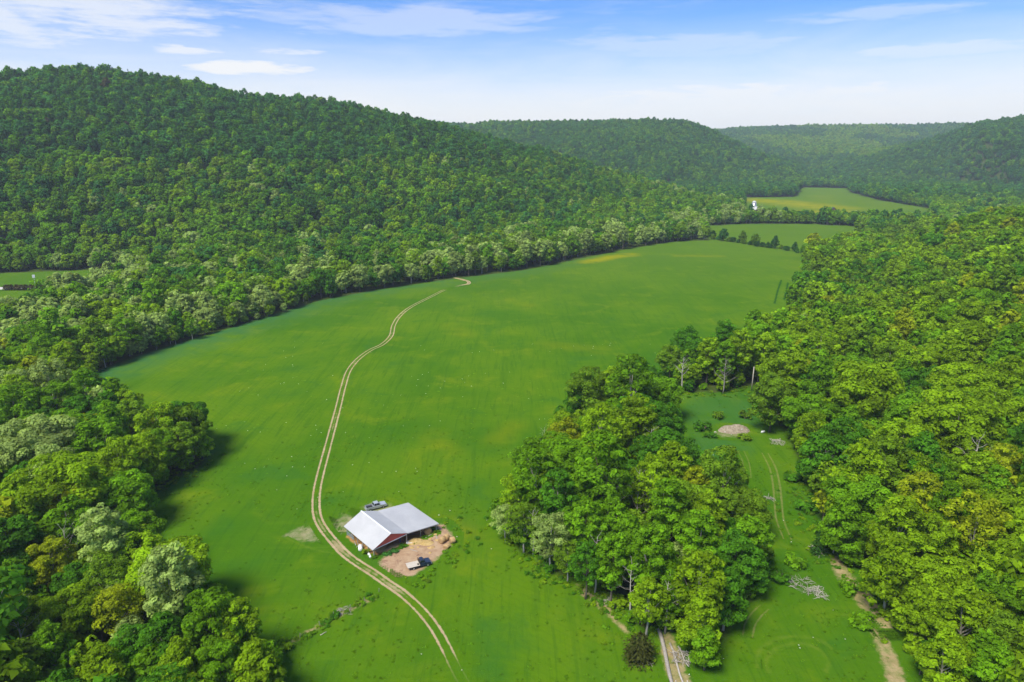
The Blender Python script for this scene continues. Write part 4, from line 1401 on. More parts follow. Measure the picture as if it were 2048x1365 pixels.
log(1318, 1262, 1352, 1400, 0.42, 0.30, M['grey_wood'], 'long grey fallen log pointing out of the grove, beside the cedar')
log(1340, 1290, 1372, 1385, 0.22, 0.16, M['pale_bark'], 'pale slim fallen log lying next to the brush pile')
log(1356, 1300, 1376, 1340, 0.16, 0.10, M['grey_wood'], 'short grey log topmost on the brush pile', 0.7)
log(640, 1272, 652, 1265, 0.10, 0.07, M['pale_bark'], 'small pale stick of wood on the old fence line', 0.1)
LANDMARK['fallen logs'] = tuple(onground(1335, 1300)[:2])


def brush(px, py, rad, n, mat, label, seed, high=0.9, ln=2.2):
    p = onground(px, py)
    r = np.random.default_rng(seed)
    root = empty('brush_pile', (p[0], p[1], g1(p[0], p[1])))
    for k in range(3):
        mb = MB()
        for i in range(n // 3):
            a, q = r.random() * 6.283, rad * math.sqrt(r.random())
            c = np.array((q * math.cos(a), q * math.sin(a), 0.1 + high * r.random() * (1 - q / rad * 0.7)))
            d = unit(r.normal(size=3) * np.array((1, 1, 0.35)))
            L_ = ln * (0.5 + 0.8 * r.random())
            w = 0.03 + 0.05 * r.random()
            mb.tube([tuple(c - d * L_ / 2), tuple(c + r.normal(size=3) * 0.12), tuple(c + d * L_ / 2)], [w, w * 0.8, w * 0.3], 4, cap=False)
        mb.build('branches', mat, root)
    tag(root, label, 'brush pile', 'piles of dead branches')


brush(1610, 1172, 3.2, 60, M['grey_wood'], 'tangle of grey dead branches on the grass beside the grove', 71)
brush(1634, 1188, 2.0, 40, M['pale_bark'], 'small heap of pale dead twigs in front of the grey tangle', 76)
brush(1637, 1104, 1.7, 44, M['pale_bark'], 'pale whitish branch heap in front of the small spruce', 72, 1.2)
brush(1556, 886, 2.2, 42, M['pale_bark'], 'pale dead brush at the slope edge by the spoil bank', 73)
brush(1362, 1318, 2.0, 54, M['grey_wood'], 'grey brush heap along the fallen logs', 74, 1.3)
brush(1290, 1322, 1.6, 30, M['pale_bark'], 'pale broken twigs at the foot of the cedar', 75, 0.4)
brush(1222, 1208, 1.4, 30, M['grey_wood'], 'small grey twig heap on the dead-grass bank', 77, 0.5)
brush(690, 1223, 1.5, 30, M['grey_wood'], 'flat grey debris heap on the old fence line', 78, 0.35, 1.4)
brush(300, 945, 1.8, 30, M['grey_wood'], 'grey fallen branches behind the brownish bush', 79, 0.6)
brush(1540, 1000, 1.2, 20, M['grey_wood'], 'thin dead sticks at the clearing side of the grove', 80, 0.5)


def spoil():
    p = onground(1468, 862)
    root = empty('spoil_bank', (p[0], p[1], g1(p[0], p[1])))
    n, m_ = 46, 30
    V = []
    for j in range(m_ + 1):
        for i in range(n + 1):
            x, y = -8 + 16 * i / n, -4.5 + 9 * j / m_
            e = max(0, 1 - (x / 7.6) ** 2 - (y / 4.1) ** 2)
            q = np.array([(x + 50, y + 20)])
            z = 2.3 * e ** 0.7 * (0.55 + 0.9 * fbm(q, 3.5, 9)[0]) * (1.1 if y > -1 else 0.8) + 0.35 * (fbm(q, 1.2, 19)[0] - 0.5) * (e > 0) - 0.12
            V.append((x, y, z))
    F = [(j * (n + 1) + i, j * (n + 1) + i + 1, (j + 1) * (n + 1) + i + 1, (j + 1) * (n + 1) + i) for j in range(m_) for i in range(n)]
    mesh_obj('mound', V, F, M['rubble'], root, True)
    r = np.random.default_rng(8)
    for k in range(16):
        bm = bmesh.new()
        bmesh.ops.create_icosphere(bm, subdivisions=1, radius=1)
        for v in bm.verts:
            v.co *= 0.75 + 0.5 * r.random()
        me = bpy.data.meshes.new('rock')
        bm.to_mesh(me)
        bm.free()
        me.materials.append(M['stone'])
        o = link_mesh('rock', me, root)
        x, y = r.normal() * 3, -1.5 + r.normal() * 1.2
        e = max(0, 1 - (x / 7.6) ** 2 - (y / 4.1) ** 2)
        o.location = (x, y, 1.3 * e ** 0.7)
        s = 0.22 + 0.35 * r.random()
        o.scale = (s * 1.4, s, s * 0.8)
        o.rotation_euler = (r.random(), r.random(), r.random() * 6)
    root.scale = (0.72, 0.72, 0.9)
    tag(root, 'pale bank of dug earth and rubble in the side clearing', 'spoil bank')


spoil()
o = MB().tube([(-0.9, 0, 0.3), (-0.5, 0, 0.4), (0.5, 0, 0.42), (0.9, 0, 0.3)], [0.12, 0.36, 0.36, 0.12], 10).build('white_trough', M['white'], None, True)
p = onground(1526, 866)
o.location, o.rotation_euler = (p[0], p[1], g1(p[0], p[1])), (0, 0, 0.4)
tag(o, 'small white trough lying in the grass beside the spoil bank', 'trough')


# ------------------------------------------------------------------ the pole barn
BARN_O, BARN_A = (-32.3, 140.3), math.atan2(0.658, 0.753)
BW, BD = 17.7, 13.0           # along the front, and back along the ridge
barn = empty('pole_barn', (*BARN_O, g1(*BARN_O)), BARN_A)
tag(barn, 'open-sided pole barn with white metal roof and red gable beside the track', 'barn')
LANDMARK['barn'] = (BARN_O[0] + 2, BARN_O[1] + 10)
Z0, ZR, ZV, ZE = 2.65, 4.75, 3.1, 2.15       # eave, ridge, valley line over the centre post, low eave of the lean-to
XR, XV = 4.45, 9.0


def roof_slope(x0, z0, x1, z1, part):
    """a ribbed sheet-metal slope from (x0,z0) to (x1,z1), overhanging front and back"""
    y0, y1 = -0.55, BD + 0.5
    mb = MB()
    L_ = math.hypot(x1 - x0, z1 - z0)
    nx_, nz_ = -(z1 - z0) / L_, (x1 - x0) / L_
    th = 0.07
    n = 30
    V, F = [], []
    for (xx, zz) in ((x0, z0), (x1, z1)):
        for k in range(n * 4 + 1):
            y = y0 + (y1 - y0) * k / (n * 4)
            up = 0.045 if k % 4 in (1, 2) else 0.0
            V.append((xx + nx_ * up, y, zz + nz_ * up))
    c = n * 4 + 1
    F = [(k, c + k, c + k + 1, k + 1) for k in range(c - 1)]
    mb.add(V, F)
    mb.add([(x, y, z) for y in (y0, y1) for x, z in ((x0, z0 - 0.005), (x1, z1 - 0.005), (x1, z1 - th), (x0, z0 - th))],
           [(0, 1, 2, 3), (7, 6, 5, 4), (3, 2, 6, 7), (0, 3, 7, 4), (1, 5, 6, 2)])
    o = mb.build('roof_slope', M['roof'], barn)
    o['label'] = part
    return o


roof_slope(-0.55, Z0 - 0.25, XR, ZR, 'track-side roof slope')
roof_slope(XR, ZR, XV, ZV, 'middle roof slope')
roof_slope(XV + 0.01, ZV - 0.03, BW + 0.5, ZE - 0.06, 'low lean-to roof slope')
MB().bar((XR, -0.57, ZR + 0.045), (XR, BD + 0.52, ZR + 0.045), 0.36, 0.05).build('ridge_cap', M['trim'], barn)


def gable(y, name, mat):
    """vertical ribbed siding between the eave line and the roof"""
    xs = np.linspace(0.0, XV, 31)
    V, F = [], []
    for k, x in enumerate(xs):
        zt = (Z0 + (ZR - Z0) * x / XR if x < XR else ZR + (ZV - ZR) * (x - XR) / (XV - XR)) - 0.13
        zb = Z0 + (ZV - Z0) * x / XV - 0.42
        off = 0.035 if k % 2 else 0.0
        V += [(x, y - off, zb), (x, y - off, zt), (x, y + 0.06, zb), (x, y + 0.06, zt)]
    for k in range(len(xs) - 1):
        a, b = k * 4, k * 4 + 4
        F += [(a, b, b + 1, a + 1), (a + 2, a + 3, b + 3, b + 2), (a, a + 2, b + 2, b), (a + 1, b + 1, b + 3, a + 3)]
    F += [(0, 1, 3, 2)]
    mesh_obj(name, V, F, mat, barn)
    MB().bar((0.0, y - 0.09, Z0 - 0.50), (XV, y - 0.09, ZV - 0.50), 0.06, 0.18).build('header_trim', M['trim'], barn)


gable(-0.10, 'gable_wall', M['red'])
gable(BD + 0.05, 'gable_wall', M['red'])
POSTS = [(0.05, 0, Z0), (0.05, 2.6, Z0), (0.05, 5.2, Z0), (0.05, 7.8, Z0), (0.05, 10.4, Z0), (0.05, BD, Z0), (XV, 0, ZV), (XV, 4.3, ZV), (XV, 8.6, ZV), (XV, BD, ZV), (BW, 0, ZE), (BW, 4.3, ZE), (BW, 8.6, ZE), (BW, BD, ZE), (13.4, 0.6, 2.6), (13.4, BD, 2.6)]
for x, y, z in POSTS:
    MB().box(x - 0.1, x + 0.1, y - 0.1, y + 0.1, -0.3, z - 0.12).build('post', M['post'], barn)
MB().bar((0.05, -0.05, Z0 - 0.22), (0.05, BD + 0.05, Z0 - 0.22), 0.09, 0.24).build('eave_beam', M['post'], barn)
MB().bar((BW, -0.05, ZE - 0.22), (BW, BD + 0.05, ZE - 0.22), 0.09, 0.24).build('eave_beam', M['post'], barn)
MB().bar((XV, -0.05, ZV - 0.25), (XV, BD + 0.05, ZV - 0.25), 0.09, 0.26).build('eave_beam', M['post'], barn)
MB().bar((XV + 0.1, -0.5, ZV - 0.16), (BW + 0.45, -0.5, ZE - 0.20), 0.05, 0.16).build('fascia', M['trim'], barn)
MB().bar((XV + 0.1, -0.05, ZV - 0.45), (BW, -0.05, ZE - 0.35), 0.08, 0.22).build('header_beam', M['post'], barn)
for x, s in ((13.4, 1), (13.4, -1), (BW, -1)):
    zt = ZV + (ZE - ZV) * (x - XV) / (BW - XV)
    MB().bar((x, 0.02, zt - 1.1), (x + s * 0.9, 0.02, zt - 0.42 - 0.08 * s), 0.08, 0.1).build('knee_brace', M['post'], barn)
for y in (2.6, 5.2, 7.8, 10.4):
    mb = MB()
    mb.bar((0.1, y + 0.06, Z0 - 0.2), (XV, y + 0.06, ZV - 0.3), 0.05, 0.14)
    mb.bar((0.0, y + 0.06, Z0 - 0.16), (XR, y + 0.06, ZR - 0.17), 0.05, 0.12).bar((XR, y + 0.06, ZR - 0.17), (XV, y + 0.06, ZV - 0.16), 0.05, 0.12)
    mb.bar((XR, y + 0.06, 2.7), (XR, y + 0.06, ZR - 0.2), 0.05, 0.1).bar((XR, y + 0.06, 2.75), (2.3, y + 0.06, 3.6), 0.05, 0.1).bar((XR, y + 0.06, 2.85), (6.7, y + 0.06, 3.85), 0.05, 0.1)
    mb.build('truss', M['post'], barn)
for k in range(7):                                   # boards of the back wall and the lean-to's end
    MB().box(XV + 0.15, BW - 0.12, BD + 0.14, BD + 0.18, 0.1 + k * 0.28, 0.36 + k * 0.28).build('board', M['old_wood'], barn)
for k in range(6):
    MB().box(BW + 0.12, BW + 0.16, 4.4, BD - 0.1, 0.1 + k * 0.3, 0.37 + k * 0.3).build('board', M['old_wood'], barn)
# inner stall rails
for (a, b) in (((XV + 0.25, 0.6), (XV + 0.25, 4.2)), ((XV + 0.25, 4.5), (XV + 0.25, 8.4)), ((10.4, 3.2), (13.2, 1.2)), ((6.4, 1.6), (8.8, 0.9))):
    gt = empty('stall_gate', (0, 0, 0))
    gt.parent = barn
    for k in range(5):
        MB().bar((*a, 0.25 + 0.27 * k), (*b, 0.25 + 0.27 * k), 0.04, 0.13).build('rail', M['old_wood'], gt)
    for q in (a, b):
        MB().bar((*q, 0.0), (*q, 1.5), 0.09).build('gate_post', M['old_wood'], gt)
# steel gate by the far track-side corner
gt = empty('steel_gate', (0, 0, 0))
gt.parent = barn
for k in range(5):
    MB().tube([(-0.12, 9.3, 0.3 + 0.24 * k), (-0.12, BD - 0.1, 0.3 + 0.24 * k)], 0.035, 6).build('rail', M['gate'], gt)
for y in (9.3, 11.0, BD - 0.1):
    MB().tube([(-0.12, y, 0.2), (-0.12, y, 1.35)], 0.035, 6).build('upright', M['gate'], gt)


def BL(x, y, z=0.0):
    """a point of the barn in the world"""
    c, s = math.cos(BARN_A), math.sin(BARN_A)
    X, Y = BARN_O[0] + x * c - y * s, BARN_O[1] + x * s + y * c
    return (X, Y, g1(X, Y) + z)


def bale_mesh():
    """a round bale lying on its side (axis x): slightly sagging drum with a wound face"""
    r = np.random.default_rng(3)
    V, F, mi = [], [], []
    prof = [(-0.60, 0.30), (-0.61, 0.55), (-0.58, 0.70), (-0.5, 0.755), (-0.25, 0.77), (0, 0.775), (0.25, 0.77), (0.5, 0.755), (0.58, 0.70), (0.61, 0.55), (0.60, 0.30)]
    n = 22
    for x, rr in prof:
        for k in range(n):
            a = 2 * math.pi * k / n
            q = rr * (1 + 0.025 * r.normal())
            V.append((x + 0.015 * r.normal(), q * math.cos(a), max(q * math.sin(a), -0.70) + 0.72))
    for j in range(len(prof) - 1):
        for k in range(n):
            F.append((j * n + k, j * n + (k + 1) % n, (j + 1) * n + (k + 1) % n, (j + 1) * n + k))
            mi.append(1 if j < 2 or j > 7 else 0)
    for j in (0, len(prof) - 1):
        V.append((prof[j][0], 0, 0.72))
        c = len(V) - 1
        for k in range(n):
            F.append((c, j * n + (k + 1) % n, j * n + k)if j == 0 else (c, j * n + k, j * n + (k + 1) % n))
            mi.append(1)
    me = bpy.data.meshes.new('hay_bale')
    me.from_pydata(V, [], F)
    me.materials.append(M['hay'])
    me.materials.append(M['hay_end'])
    me.polygons.foreach_set('material_index', mi)
    me.shade_smooth()
    return me


BALE = bale_mesh()


def bale(loc, rz, label, s=1.0, dz=0.0, flat=1.0):
    o = link_mesh('hay_bale', BALE)
    o.location = (loc[0], loc[1], loc[2] + dz)
    o.rotation_euler = (0, 0, rz)
    o.scale = (s, s, s * flat)
    tag(o, label, 'hay bale', 'round hay bales at the barn')
    return o


ha = BARN_A + R(12)
pb = [onground(px, py) for px, py in ((884, 1086), (893, 1080), (905, 1086), (893, 1096))]
bale(pb[0], ha, 'round bale nearest the barn opening in the outside row', 1.0)
bale(pb[1], ha + 0.05, 'round bale lying behind the first in the outside row', 1.0)
bale(pb[2], ha - 0.5, 'round bale showing its wound face, outermost by the meadow', 1.02)
bale(pb[3], ha + 0.2, 'collapsed round bale slumped in front of the outside row', 0.95, 0, 0.6)
bale(BL(15.4, 0.5), BARN_A + R(80), 'big round bale standing inside the low end of the barn', 1.2)
bale(BL(15.8, 4.0), BARN_A + R(70), 'round bale behind the big one inside the barn', 1.1)
bale(BL(11.2, 4.6), BARN_A + R(20), 'dark round bale in the middle bay of the barn', 1.0)
for k in range(4):
    bale(BL(3.0 + 1.5 * (k % 2), 9.0 - 2.2 * (k // 2)), BARN_A + R(85 + 6 * k), 'round bale stored in the track-side bay, ' + ('rear', 'rear beside the posts', 'front', 'front by the middle')[k], 1.0)


def heap(loc, rx, ry, h, mat, name, label, cat, rz=0, seed=0, n=28):
    V, F = [], []
    for j in range(n + 1):
        for i in range(n + 1):
            x, y = -1 + 2 * i / n, -1 + 2 * j / n
            e = max(0.0, 1 - x * x - y * y)
            q = np.array([(x * rx + 30 + seed * 9, y * ry + 20)])
            V.append((x * rx, y * ry, h * e ** 0.8 * (0.5 + fbm(q, 1.6, 40 + seed)[0]) + 0.15 * (fbm(q, 0.5, 50 + seed)[0] - 0.5) * (e > 0) - (0.08 if e <= 0 else 0)))
    for j in range(n):
        for i in range(n):
            c = [j * (n + 1) + i, j * (n + 1) + i + 1, (j + 1) * (n + 1) + i + 1, (j + 1) * (n + 1) + i]
            if max(V[k][2] for k in c) > -0.07:
                F.append(tuple(c))
    o = mesh_obj(name, V, F, mat, None, True)
    o.location, o.rotation_euler = loc, (0, 0, rz)
    return tag(o, label, cat)


heap(BL(10.9, -0.6), 2.3, 1.5, 0.75, M['loose_hay'], 'straw_heap', 'loose yellow straw spilled out beside the middle post', 'straw', BARN_A - 0.5, 1)
heap(BL(12.6, -2.6), 2.2, 1.4, 0.25, M['loose_hay'], 'straw_heap', 'thin yellow straw spread over the yard', 'straw', BARN_A - 0.9, 2)
heap(BL(3.0, 4.2), 2.4, 3.6, 0.9, M['hay'], 'straw_heap', 'brown hay bedding heaped under the track-side bay', 'straw', BARN_A, 3)
heap(BL(5.4, 1.0), 2.6, 1.0, 0.5, M['hay'], 'straw_heap', 'brown hay strewn under the red gable', 'straw', BARN_A, 4)
heap(BL(12.6, -1.2 - 4.2), 0.9, 0.6, 0.3, M['hay'], 'straw_heap', 'small orange hay clump alone on the yard', 'straw', BARN_A, 5)

# white tank with a dark hatch, a white barrel, a blue drum, junk
tk = empty('water_tank', BL(-0.75, 5.0), BARN_A + R(62))
MB().tube([(-0.95, 0, 0.55), (-0.85, 0, 0.55), (-0.75, 0, 0.55), (0.75, 0, 0.55), (0.85, 0, 0.55), (0.95, 0, 0.55)], [0.2, 0.45, 0.54, 0.54, 0.45, 0.2], 16).build('shell', M['white'], tk, True)
MB().tube([(0.945, 0, 0.55), (0.99, 0, 0.55)], [0.24, 0.24], 12).build('hatch', M['black'], tk)
for x in (-0.6, 0.6):
    MB().box(x - 0.08, x + 0.08, -0.4, 0.4, -0.05, 0.2).build('cradle', M['old_wood'], tk)
tag(tk, 'white plastic tank with dark end hatch beside the track-side posts', 'tank')
tk = empty('barrel', BL(-0.6, 1.0), BARN_A + R(75))
MB().tube([(-0.85, 0, 0.3), (-0.8, 0, 0.33), (0, 0, 0.36), (0.8, 0, 0.33), (0.85, 0, 0.3)], [0.22, 0.29, 0.32, 0.29, 0.22], 14).build('shell', M['white'], tk, True)
MB().tube([(-0.3, 0, 0.35), (-0.26, 0, 0.35)], 0.325, 14).build('hoop', M['steel'], tk)
tag(tk, 'long white barrel lying in the weeds at the front corner post', 'barrel')
tk = empty('drum', BL(8.1, 1.6), 0)
MB().tube([(0, 0, 0), (0, 0, 0.04), (0, 0, 0.86), (0, 0, 0.9)], [0.27, 0.29, 0.29, 0.27], 14).build('shell', M['blue'], tk, True)
MB().tube([(0, 0, 0.9), (0, 0, 0.925)], 0.24, 14).build('lid', M['blue'], tk)
tag(tk, 'blue plastic drum inside the barn near the middle post', 'drum')
o = MB().box(-0.9, 0.9, -0.35, -0.29, 0.1, 0.5).box(-0.9, 0.9, 0.29, 0.35, 0.1, 0.5).box(-0.9, -0.84, -0.29, 0.29, 0.1, 0.5).box(0.84, 0.9, -0.29, 0.29, 0.1, 0.5).box(-0.84, 0.84, -0.29, 0.29, 0.1, 0.14).build('feed_trough', M['white'])
o.location, o.rotation_euler = BL(9.6, -0.5), (0, 0.1, BARN_A - 0.7)
tag(o, 'white feed trough tipped at the foot of the middle post', 'trough')
for k, (x, y, a) in enumerate(((-0.5, 8.0, 1.2), (-0.4, 6.7, 0.4))):
    o = MB().box(-0.7, 0.7, -0.1, 0.1, 0.05, 0.16).bar((-0.5, -0.05, 0.16), (0.5, 0.1, 0.5), 0.1).build('scrap_timber', M['grey_wood'])
    o.location, o.rotation_euler = BL(x, y), (0, 0, BARN_A + a)
    tag(o, ('scrap timber between the steel gate and the white tank', 'scrap timber right behind the white tank')[k], 'timber')
for k, (x, y, rad, tn, lab) in enumerate(((-0.55, 2.6, 0.8, 'yellow', 'tall yellow-green weed bush between the two white barrels'), (-0.4, 0.2, 0.9, 'fresh', 'weeds round the front corner post of the barn'), (-0.7, 3.7, 0.5, 'fresh', 'small weed clump beside the white tank'),
                                          (3.0, -0.9, 0.9, 'bluish', 'dark weeds under the red gable'), (5.2, -1.0, 0.9, 'bluish', 'dark weeds between the red gable and the yard'), (7.4, -0.6, 0.8, 'deep', 'dark weeds beside the middle post'), (13.9, -0.6, 0.6, 'deep', 'small weed clump before the lean-to opening'))):
    q = BL(x, y)
    root = empty('weed_clump', q, k)
    root.scale = (rad, rad, rad * (1.1 if k == 0 else 0.55))
    f, s = SHRUB[k % 3]
    link_mesh('stem', s, root)
    c = link_mesh('foliage', f, root)
    c['tint'] = list(TINT[tn])
    tag(root, lab, 'weeds', 'weeds round the barn')


rC = np.random.default_rng(44)
for k, (x, y) in enumerate(((10.2, -3.2), (12.0, -5.0), (14.6, -2.0), (15.5, -3.6), (9.0, -2.4), (13.2, -3.6), (11.0, -7.0), (16.6, -1.2))):
    heap(BL(x, y), 0.35 + 0.3 * rC.random(), 0.3 + 0.2 * rC.random(), 0.16 + 0.1 * rC.random(), M['loose_hay'], 'hay_clump', 'loose clump of hay dropped on the bare yard ' + ('near the middle post', 'ahead of the flatbed truck', 'before the lean-to', 'toward the outside bales', 'by the dark weeds', 'in mid yard', 'beside the flatbed truck', 'beside the outside bale row')[k], 'hay', rC.random() * 3, 10 + k, 10)
for k, (x, y, a) in enumerate(((14.9, -0.7, 0.2), (16.0, -2.6, 1.1), (8.6, -3.6, 2.0))):
    o = MB().box(-1.1, 1.1, -0.09, 0.09, 0.03, 0.08).build('loose_board', M['grey_wood'])
    o.location, o.rotation_euler = BL(x, y), (0, 0, BARN_A + a)
    tag(o, ('loose grey board before the lean-to opening', 'loose grey board lying near the outside bales', 'loose grey board near the dark weeds')[k], 'board')


# ------------------------------------------------------------------ vehicles
def wheel(parent, x, y, r=0.38, w=0.26):
    t = MB().tube([(x, y - w / 2, r), (x, y - w / 2 + 0.03, r), (x, y + w / 2 - 0.03, r), (x, y + w / 2, r)], [r * 0.86, r, r, r * 0.86], 18).build('wheel', M['black'], parent)
    s = 1 if y > 0 else -1
    MB().tube([(x, y + s * (w / 2 - 0.02), r), (x, y + s * (w / 2 + 0.012), r)], r * 0.58, 14).build('rim', M['steel'], t)
    return t


def taper_box(x0, x1, yw, z0, z1, fx=0.0, bx=0.0, yi=0.0):
    """a box whose top is drawn in: fx at the front, bx at the back, yi on each side"""
    v = [(x0, -yw, z0), (x1, -yw, z0), (x1, yw, z0), (x0, yw, z0), (x0 + bx, -yw + yi, z1), (x1 - fx, -yw + yi, z1), (x1 - fx, yw - yi, z1), (x0 + bx, yw - yi, z1)]
    return v, [(3, 2, 1, 0), (4, 5, 6, 7), (0, 1, 5, 4), (1, 2, 6, 5), (2, 3, 7, 6), (3, 0, 4, 7)]


def windows(parent, x0, x1, yw, z0, z1, fx, bx, yi, splits):
    """glass on the four sides of a cab, each pane a part set just proud of the metal"""
    def side(t, s):
        return s * (yw - yi * t)

    def quad(name, pts):
        n = (Vector(pts[1]) - Vector(pts[0])).cross(Vector(pts[2]) - Vector(pts[0])).normalized() * 0.012
        a = [tuple(Vector(p) + n) for p in pts]
        b = [tuple(Vector(p) - n * 0.5) for p in pts]
        mesh_obj(name, a + b, [(0, 1, 2, 3), (7, 6, 5, 4), (0, 4, 5, 1), (1, 5, 6, 2), (2, 6, 7, 3), (3, 7, 4, 0)], M['glass'], parent)
    ta, tb = 0.12, 0.88
    zf = lambda t: z0 + (z1 - z0) * t
    quad('windscreen', [(x1 - fx * ta, side(ta, -.9), zf(ta)), (x1 - fx * ta, side(ta, .9), zf(ta)), (x1 - fx * tb, side(tb, .86), zf(tb)), (x1 - fx * tb, side(tb, -.86), zf(tb))])
    quad('rear_window', [(x0 + bx * ta, side(ta, .86), zf(ta)), (x0 + bx * ta, side(ta, -.86), zf(ta)), (x0 + bx * tb, side(tb, -.82), zf(tb)), (x0 + bx * tb, side(tb, .82), zf(tb))])
    for s in (-1, 1):
        for a, b in splits:
            xa0, xb0 = x0 + (x1 - x0) * a, x0 + (x1 - x0) * b
            L0, L1 = x0 + bx, x1 - fx
            xa1, xb1 = max(xa0, L0 + 0.05), min(xb0, L1 - 0.05)
            p = [(max(xa0, x0 + bx * ta + 0.06), side(ta, s), zf(ta)), (min(xb0, x1 - fx * ta - 0.06), side(ta, s), zf(ta)), (xb1, side(tb, s), zf(tb)), (xa1, side(tb, s), zf(tb))]
            quad('side_window', p if s < 0 else p[::-1])


def pickup():
    p = onground(752, 1017)
    t = empty('pickup_truck', (p[0], p[1], g1(p[0], p[1])), math.atan2(0.49, 0.87))
    tag(t, 'silver crew-cab pickup with open dark bed parked behind the barn', 'pickup truck')
    body = MB()
    body.prism([(-2.75, 0.5), (2.55, 0.42), (2.72, 0.55), (2.75, 0.95), (2.6, 1.1), (1.2, 1.18), (-0.85, 1.16), (-0.85, 0.72), (-2.7, 0.72)], -0.93, 0.93)
    body.box(-2.75, -0.86, -0.93, -0.84, 0.725, 1.16).box(-2.75, -0.86, 0.84, 0.93, 0.725, 1.16).box(-2.75, -2.67, -0.83, 0.83, 0.725, 1.14)
    b = body.build('body', M['silver'], t)
    bv = b.modifiers.new('edge', 'BEVEL')
    bv.width, bv.segments = 0.035, 2
    v, f = taper_box(-0.85, 1.2, 0.86, 1.18, 1.82, 0.62, 0.28, 0.14)
    mesh_obj('cab', v, f, M['silver'], t)
    windows(t, -0.85, 1.2, 0.86, 1.18, 1.82, 0.62, 0.28, 0.14, ((0.08, 0.42), (0.46, 0.92)))
    MB().box(-2.65, -0.87, -0.83, 0.83, 0.725, 0.75).build('bed_liner', M['black'], t)
    MB().box(2.76, 2.86, -0.85, 0.85, 0.42, 0.64).build('front_bumper', M['steel'], t)
    MB().box(-2.88, -2.77, -0.85, 0.85, 0.42, 0.62).build('rear_bumper', M['steel'], t)
    MB().box(2.755, 2.775, -0.5, 0.5, 0.68, 0.95).build('grille', M['black'], t)
    for s in (-1, 1):
        MB().box(2.75, 2.785, s * 0.74 - 0.17, s * 0.74 + 0.17, 0.72, 0.93).build('headlight', M['lamp'], t)
        MB().box(-2.785, -2.75, s * 0.87 - 0.05, s * 0.87 + 0.05, 0.75, 1.05).build('tail_light', M['tail'], t)
        MB().box(0.82, 0.98, s * 1.03 - 0.09, s * 1.03 + 0.09, 1.2, 1.36).build('mirror', M['silver'], t)
        for x in (-1.75, 1.75):
            wheel(t, x, s * 0.86)
    return t


pickup()
LANDMARK['silver pickup'] = tuple(onground(752, 1017)[:2])


def flatbed():
    p = onground(838, 1133)
    t = empty('flatbed_truck', (p[0], p[1], g1(p[0], p[1])), math.atan2(0.41, 0.91))
    tag(t, 'dark navy truck with pale wooden flatbed parked on the bare yard', 'truck')
    MB().box(-2.6, 2.3, -0.42, -0.30, 0.48, 0.66).box(-2.6, 2.3, 0.30, 0.42, 0.48, 0.66).build('chassis', M['black'], t)
    MB().box(-2.75, 0.02, -1.06, 1.06, 0.70, 0.84).build('bed_frame', M['black'], t)
    for k in range(9):
        y = -1.08 + 0.24 * k
        MB().box(-2.8, 0.05, y + 0.006, y + 0.234, 0.845 + 0.006 * (k % 3), 0.89 + 0.006 * (k % 3)).build('plank', M['deck'], t)
    MB().box(-2.84, -2.80, -1.1, 1.1, 0.68, 0.9).build('tail_board', M['deck'], t)
    hb = MB()
    hb.bar((0.02, -1.0, 0.9), (0.02, -1.0, 1.75), 0.07).bar((0.02, 1.0, 0.9), (0.02, 1.0, 1.75), 0.07)
    for z in (1.2, 1.72):
        hb.bar((0.02, -1.0, z), (0.02, 1.0, z), 0.06)
    for y in (-0.5, 0, 0.5):
        hb.bar((0.02, y, 0.9), (0.02, y, 1.72), 0.04)
    hb.build('headboard_rack', M['black'], t)
    b = MB().prism([(0.12, 0.5), (2.55, 0.45), (2.68, 0.6), (2.68, 0.98), (2.52, 1.12), (1.42, 1.2), (0.12, 1.18)], -0.92, 0.92).build('body', M['navy'], t)
    bv = b.modifiers.new('edge', 'BEVEL')
    bv.width, bv.segments = 0.04, 2
    v, f = taper_box(0.12, 1.46, 0.86, 1.19, 1.84, 0.5, 0.1, 0.12)
    mesh_obj('cab', v, f, M['navy'], t)
    windows(t, 0.12, 1.46, 0.86, 1.19, 1.84, 0.5, 0.1, 0.12, ((0.12, 0.9),))
    MB().box(2.69, 2.80, -0.88, 0.88, 0.45, 0.66).build('front_bumper', M['steel'], t)
    MB().box(2.68, 2.70, -0.5, 0.5, 0.70, 0.96).build('grille', M['black'], t)
    for s in (-1, 1):
        MB().box(2.68, 2.715, s * 0.72 - 0.13, s * 0.72 + 0.13, 0.72, 0.94).build('headlight', M['lamp'], t)
        MB().box(-2.865, -2.84, s * 0.85 - 0.1, s * 0.85 + 0.1, 0.72, 0.82).build('tail_light', M['tail'], t)
        MB().box(1.1, 1.24, s * 1.04 - 0.09, s * 1.04 + 0.09, 1.22, 1.42).build('mirror', M['navy'], t)
        wheel(t, 1.85, s * 0.84, 0.39, 0.26)
        w = wheel(t, -1.5, s * 0.92, 0.34, 0.30)
        MB().box(-1.95, -1.05, s * 1.0 - 0.1, s * 1.0 + 0.1, 0.69, 0.70).build('mudguard', M['black'], t)
    MB().box(-0.5, -0.2, -0.7, -0.45, 0.905, 1.15).build('tool_box', M['black'], t)
    return t


flatbed()
LANDMARK['flatbed truck'] = tuple(onground(838, 1133)[:2])

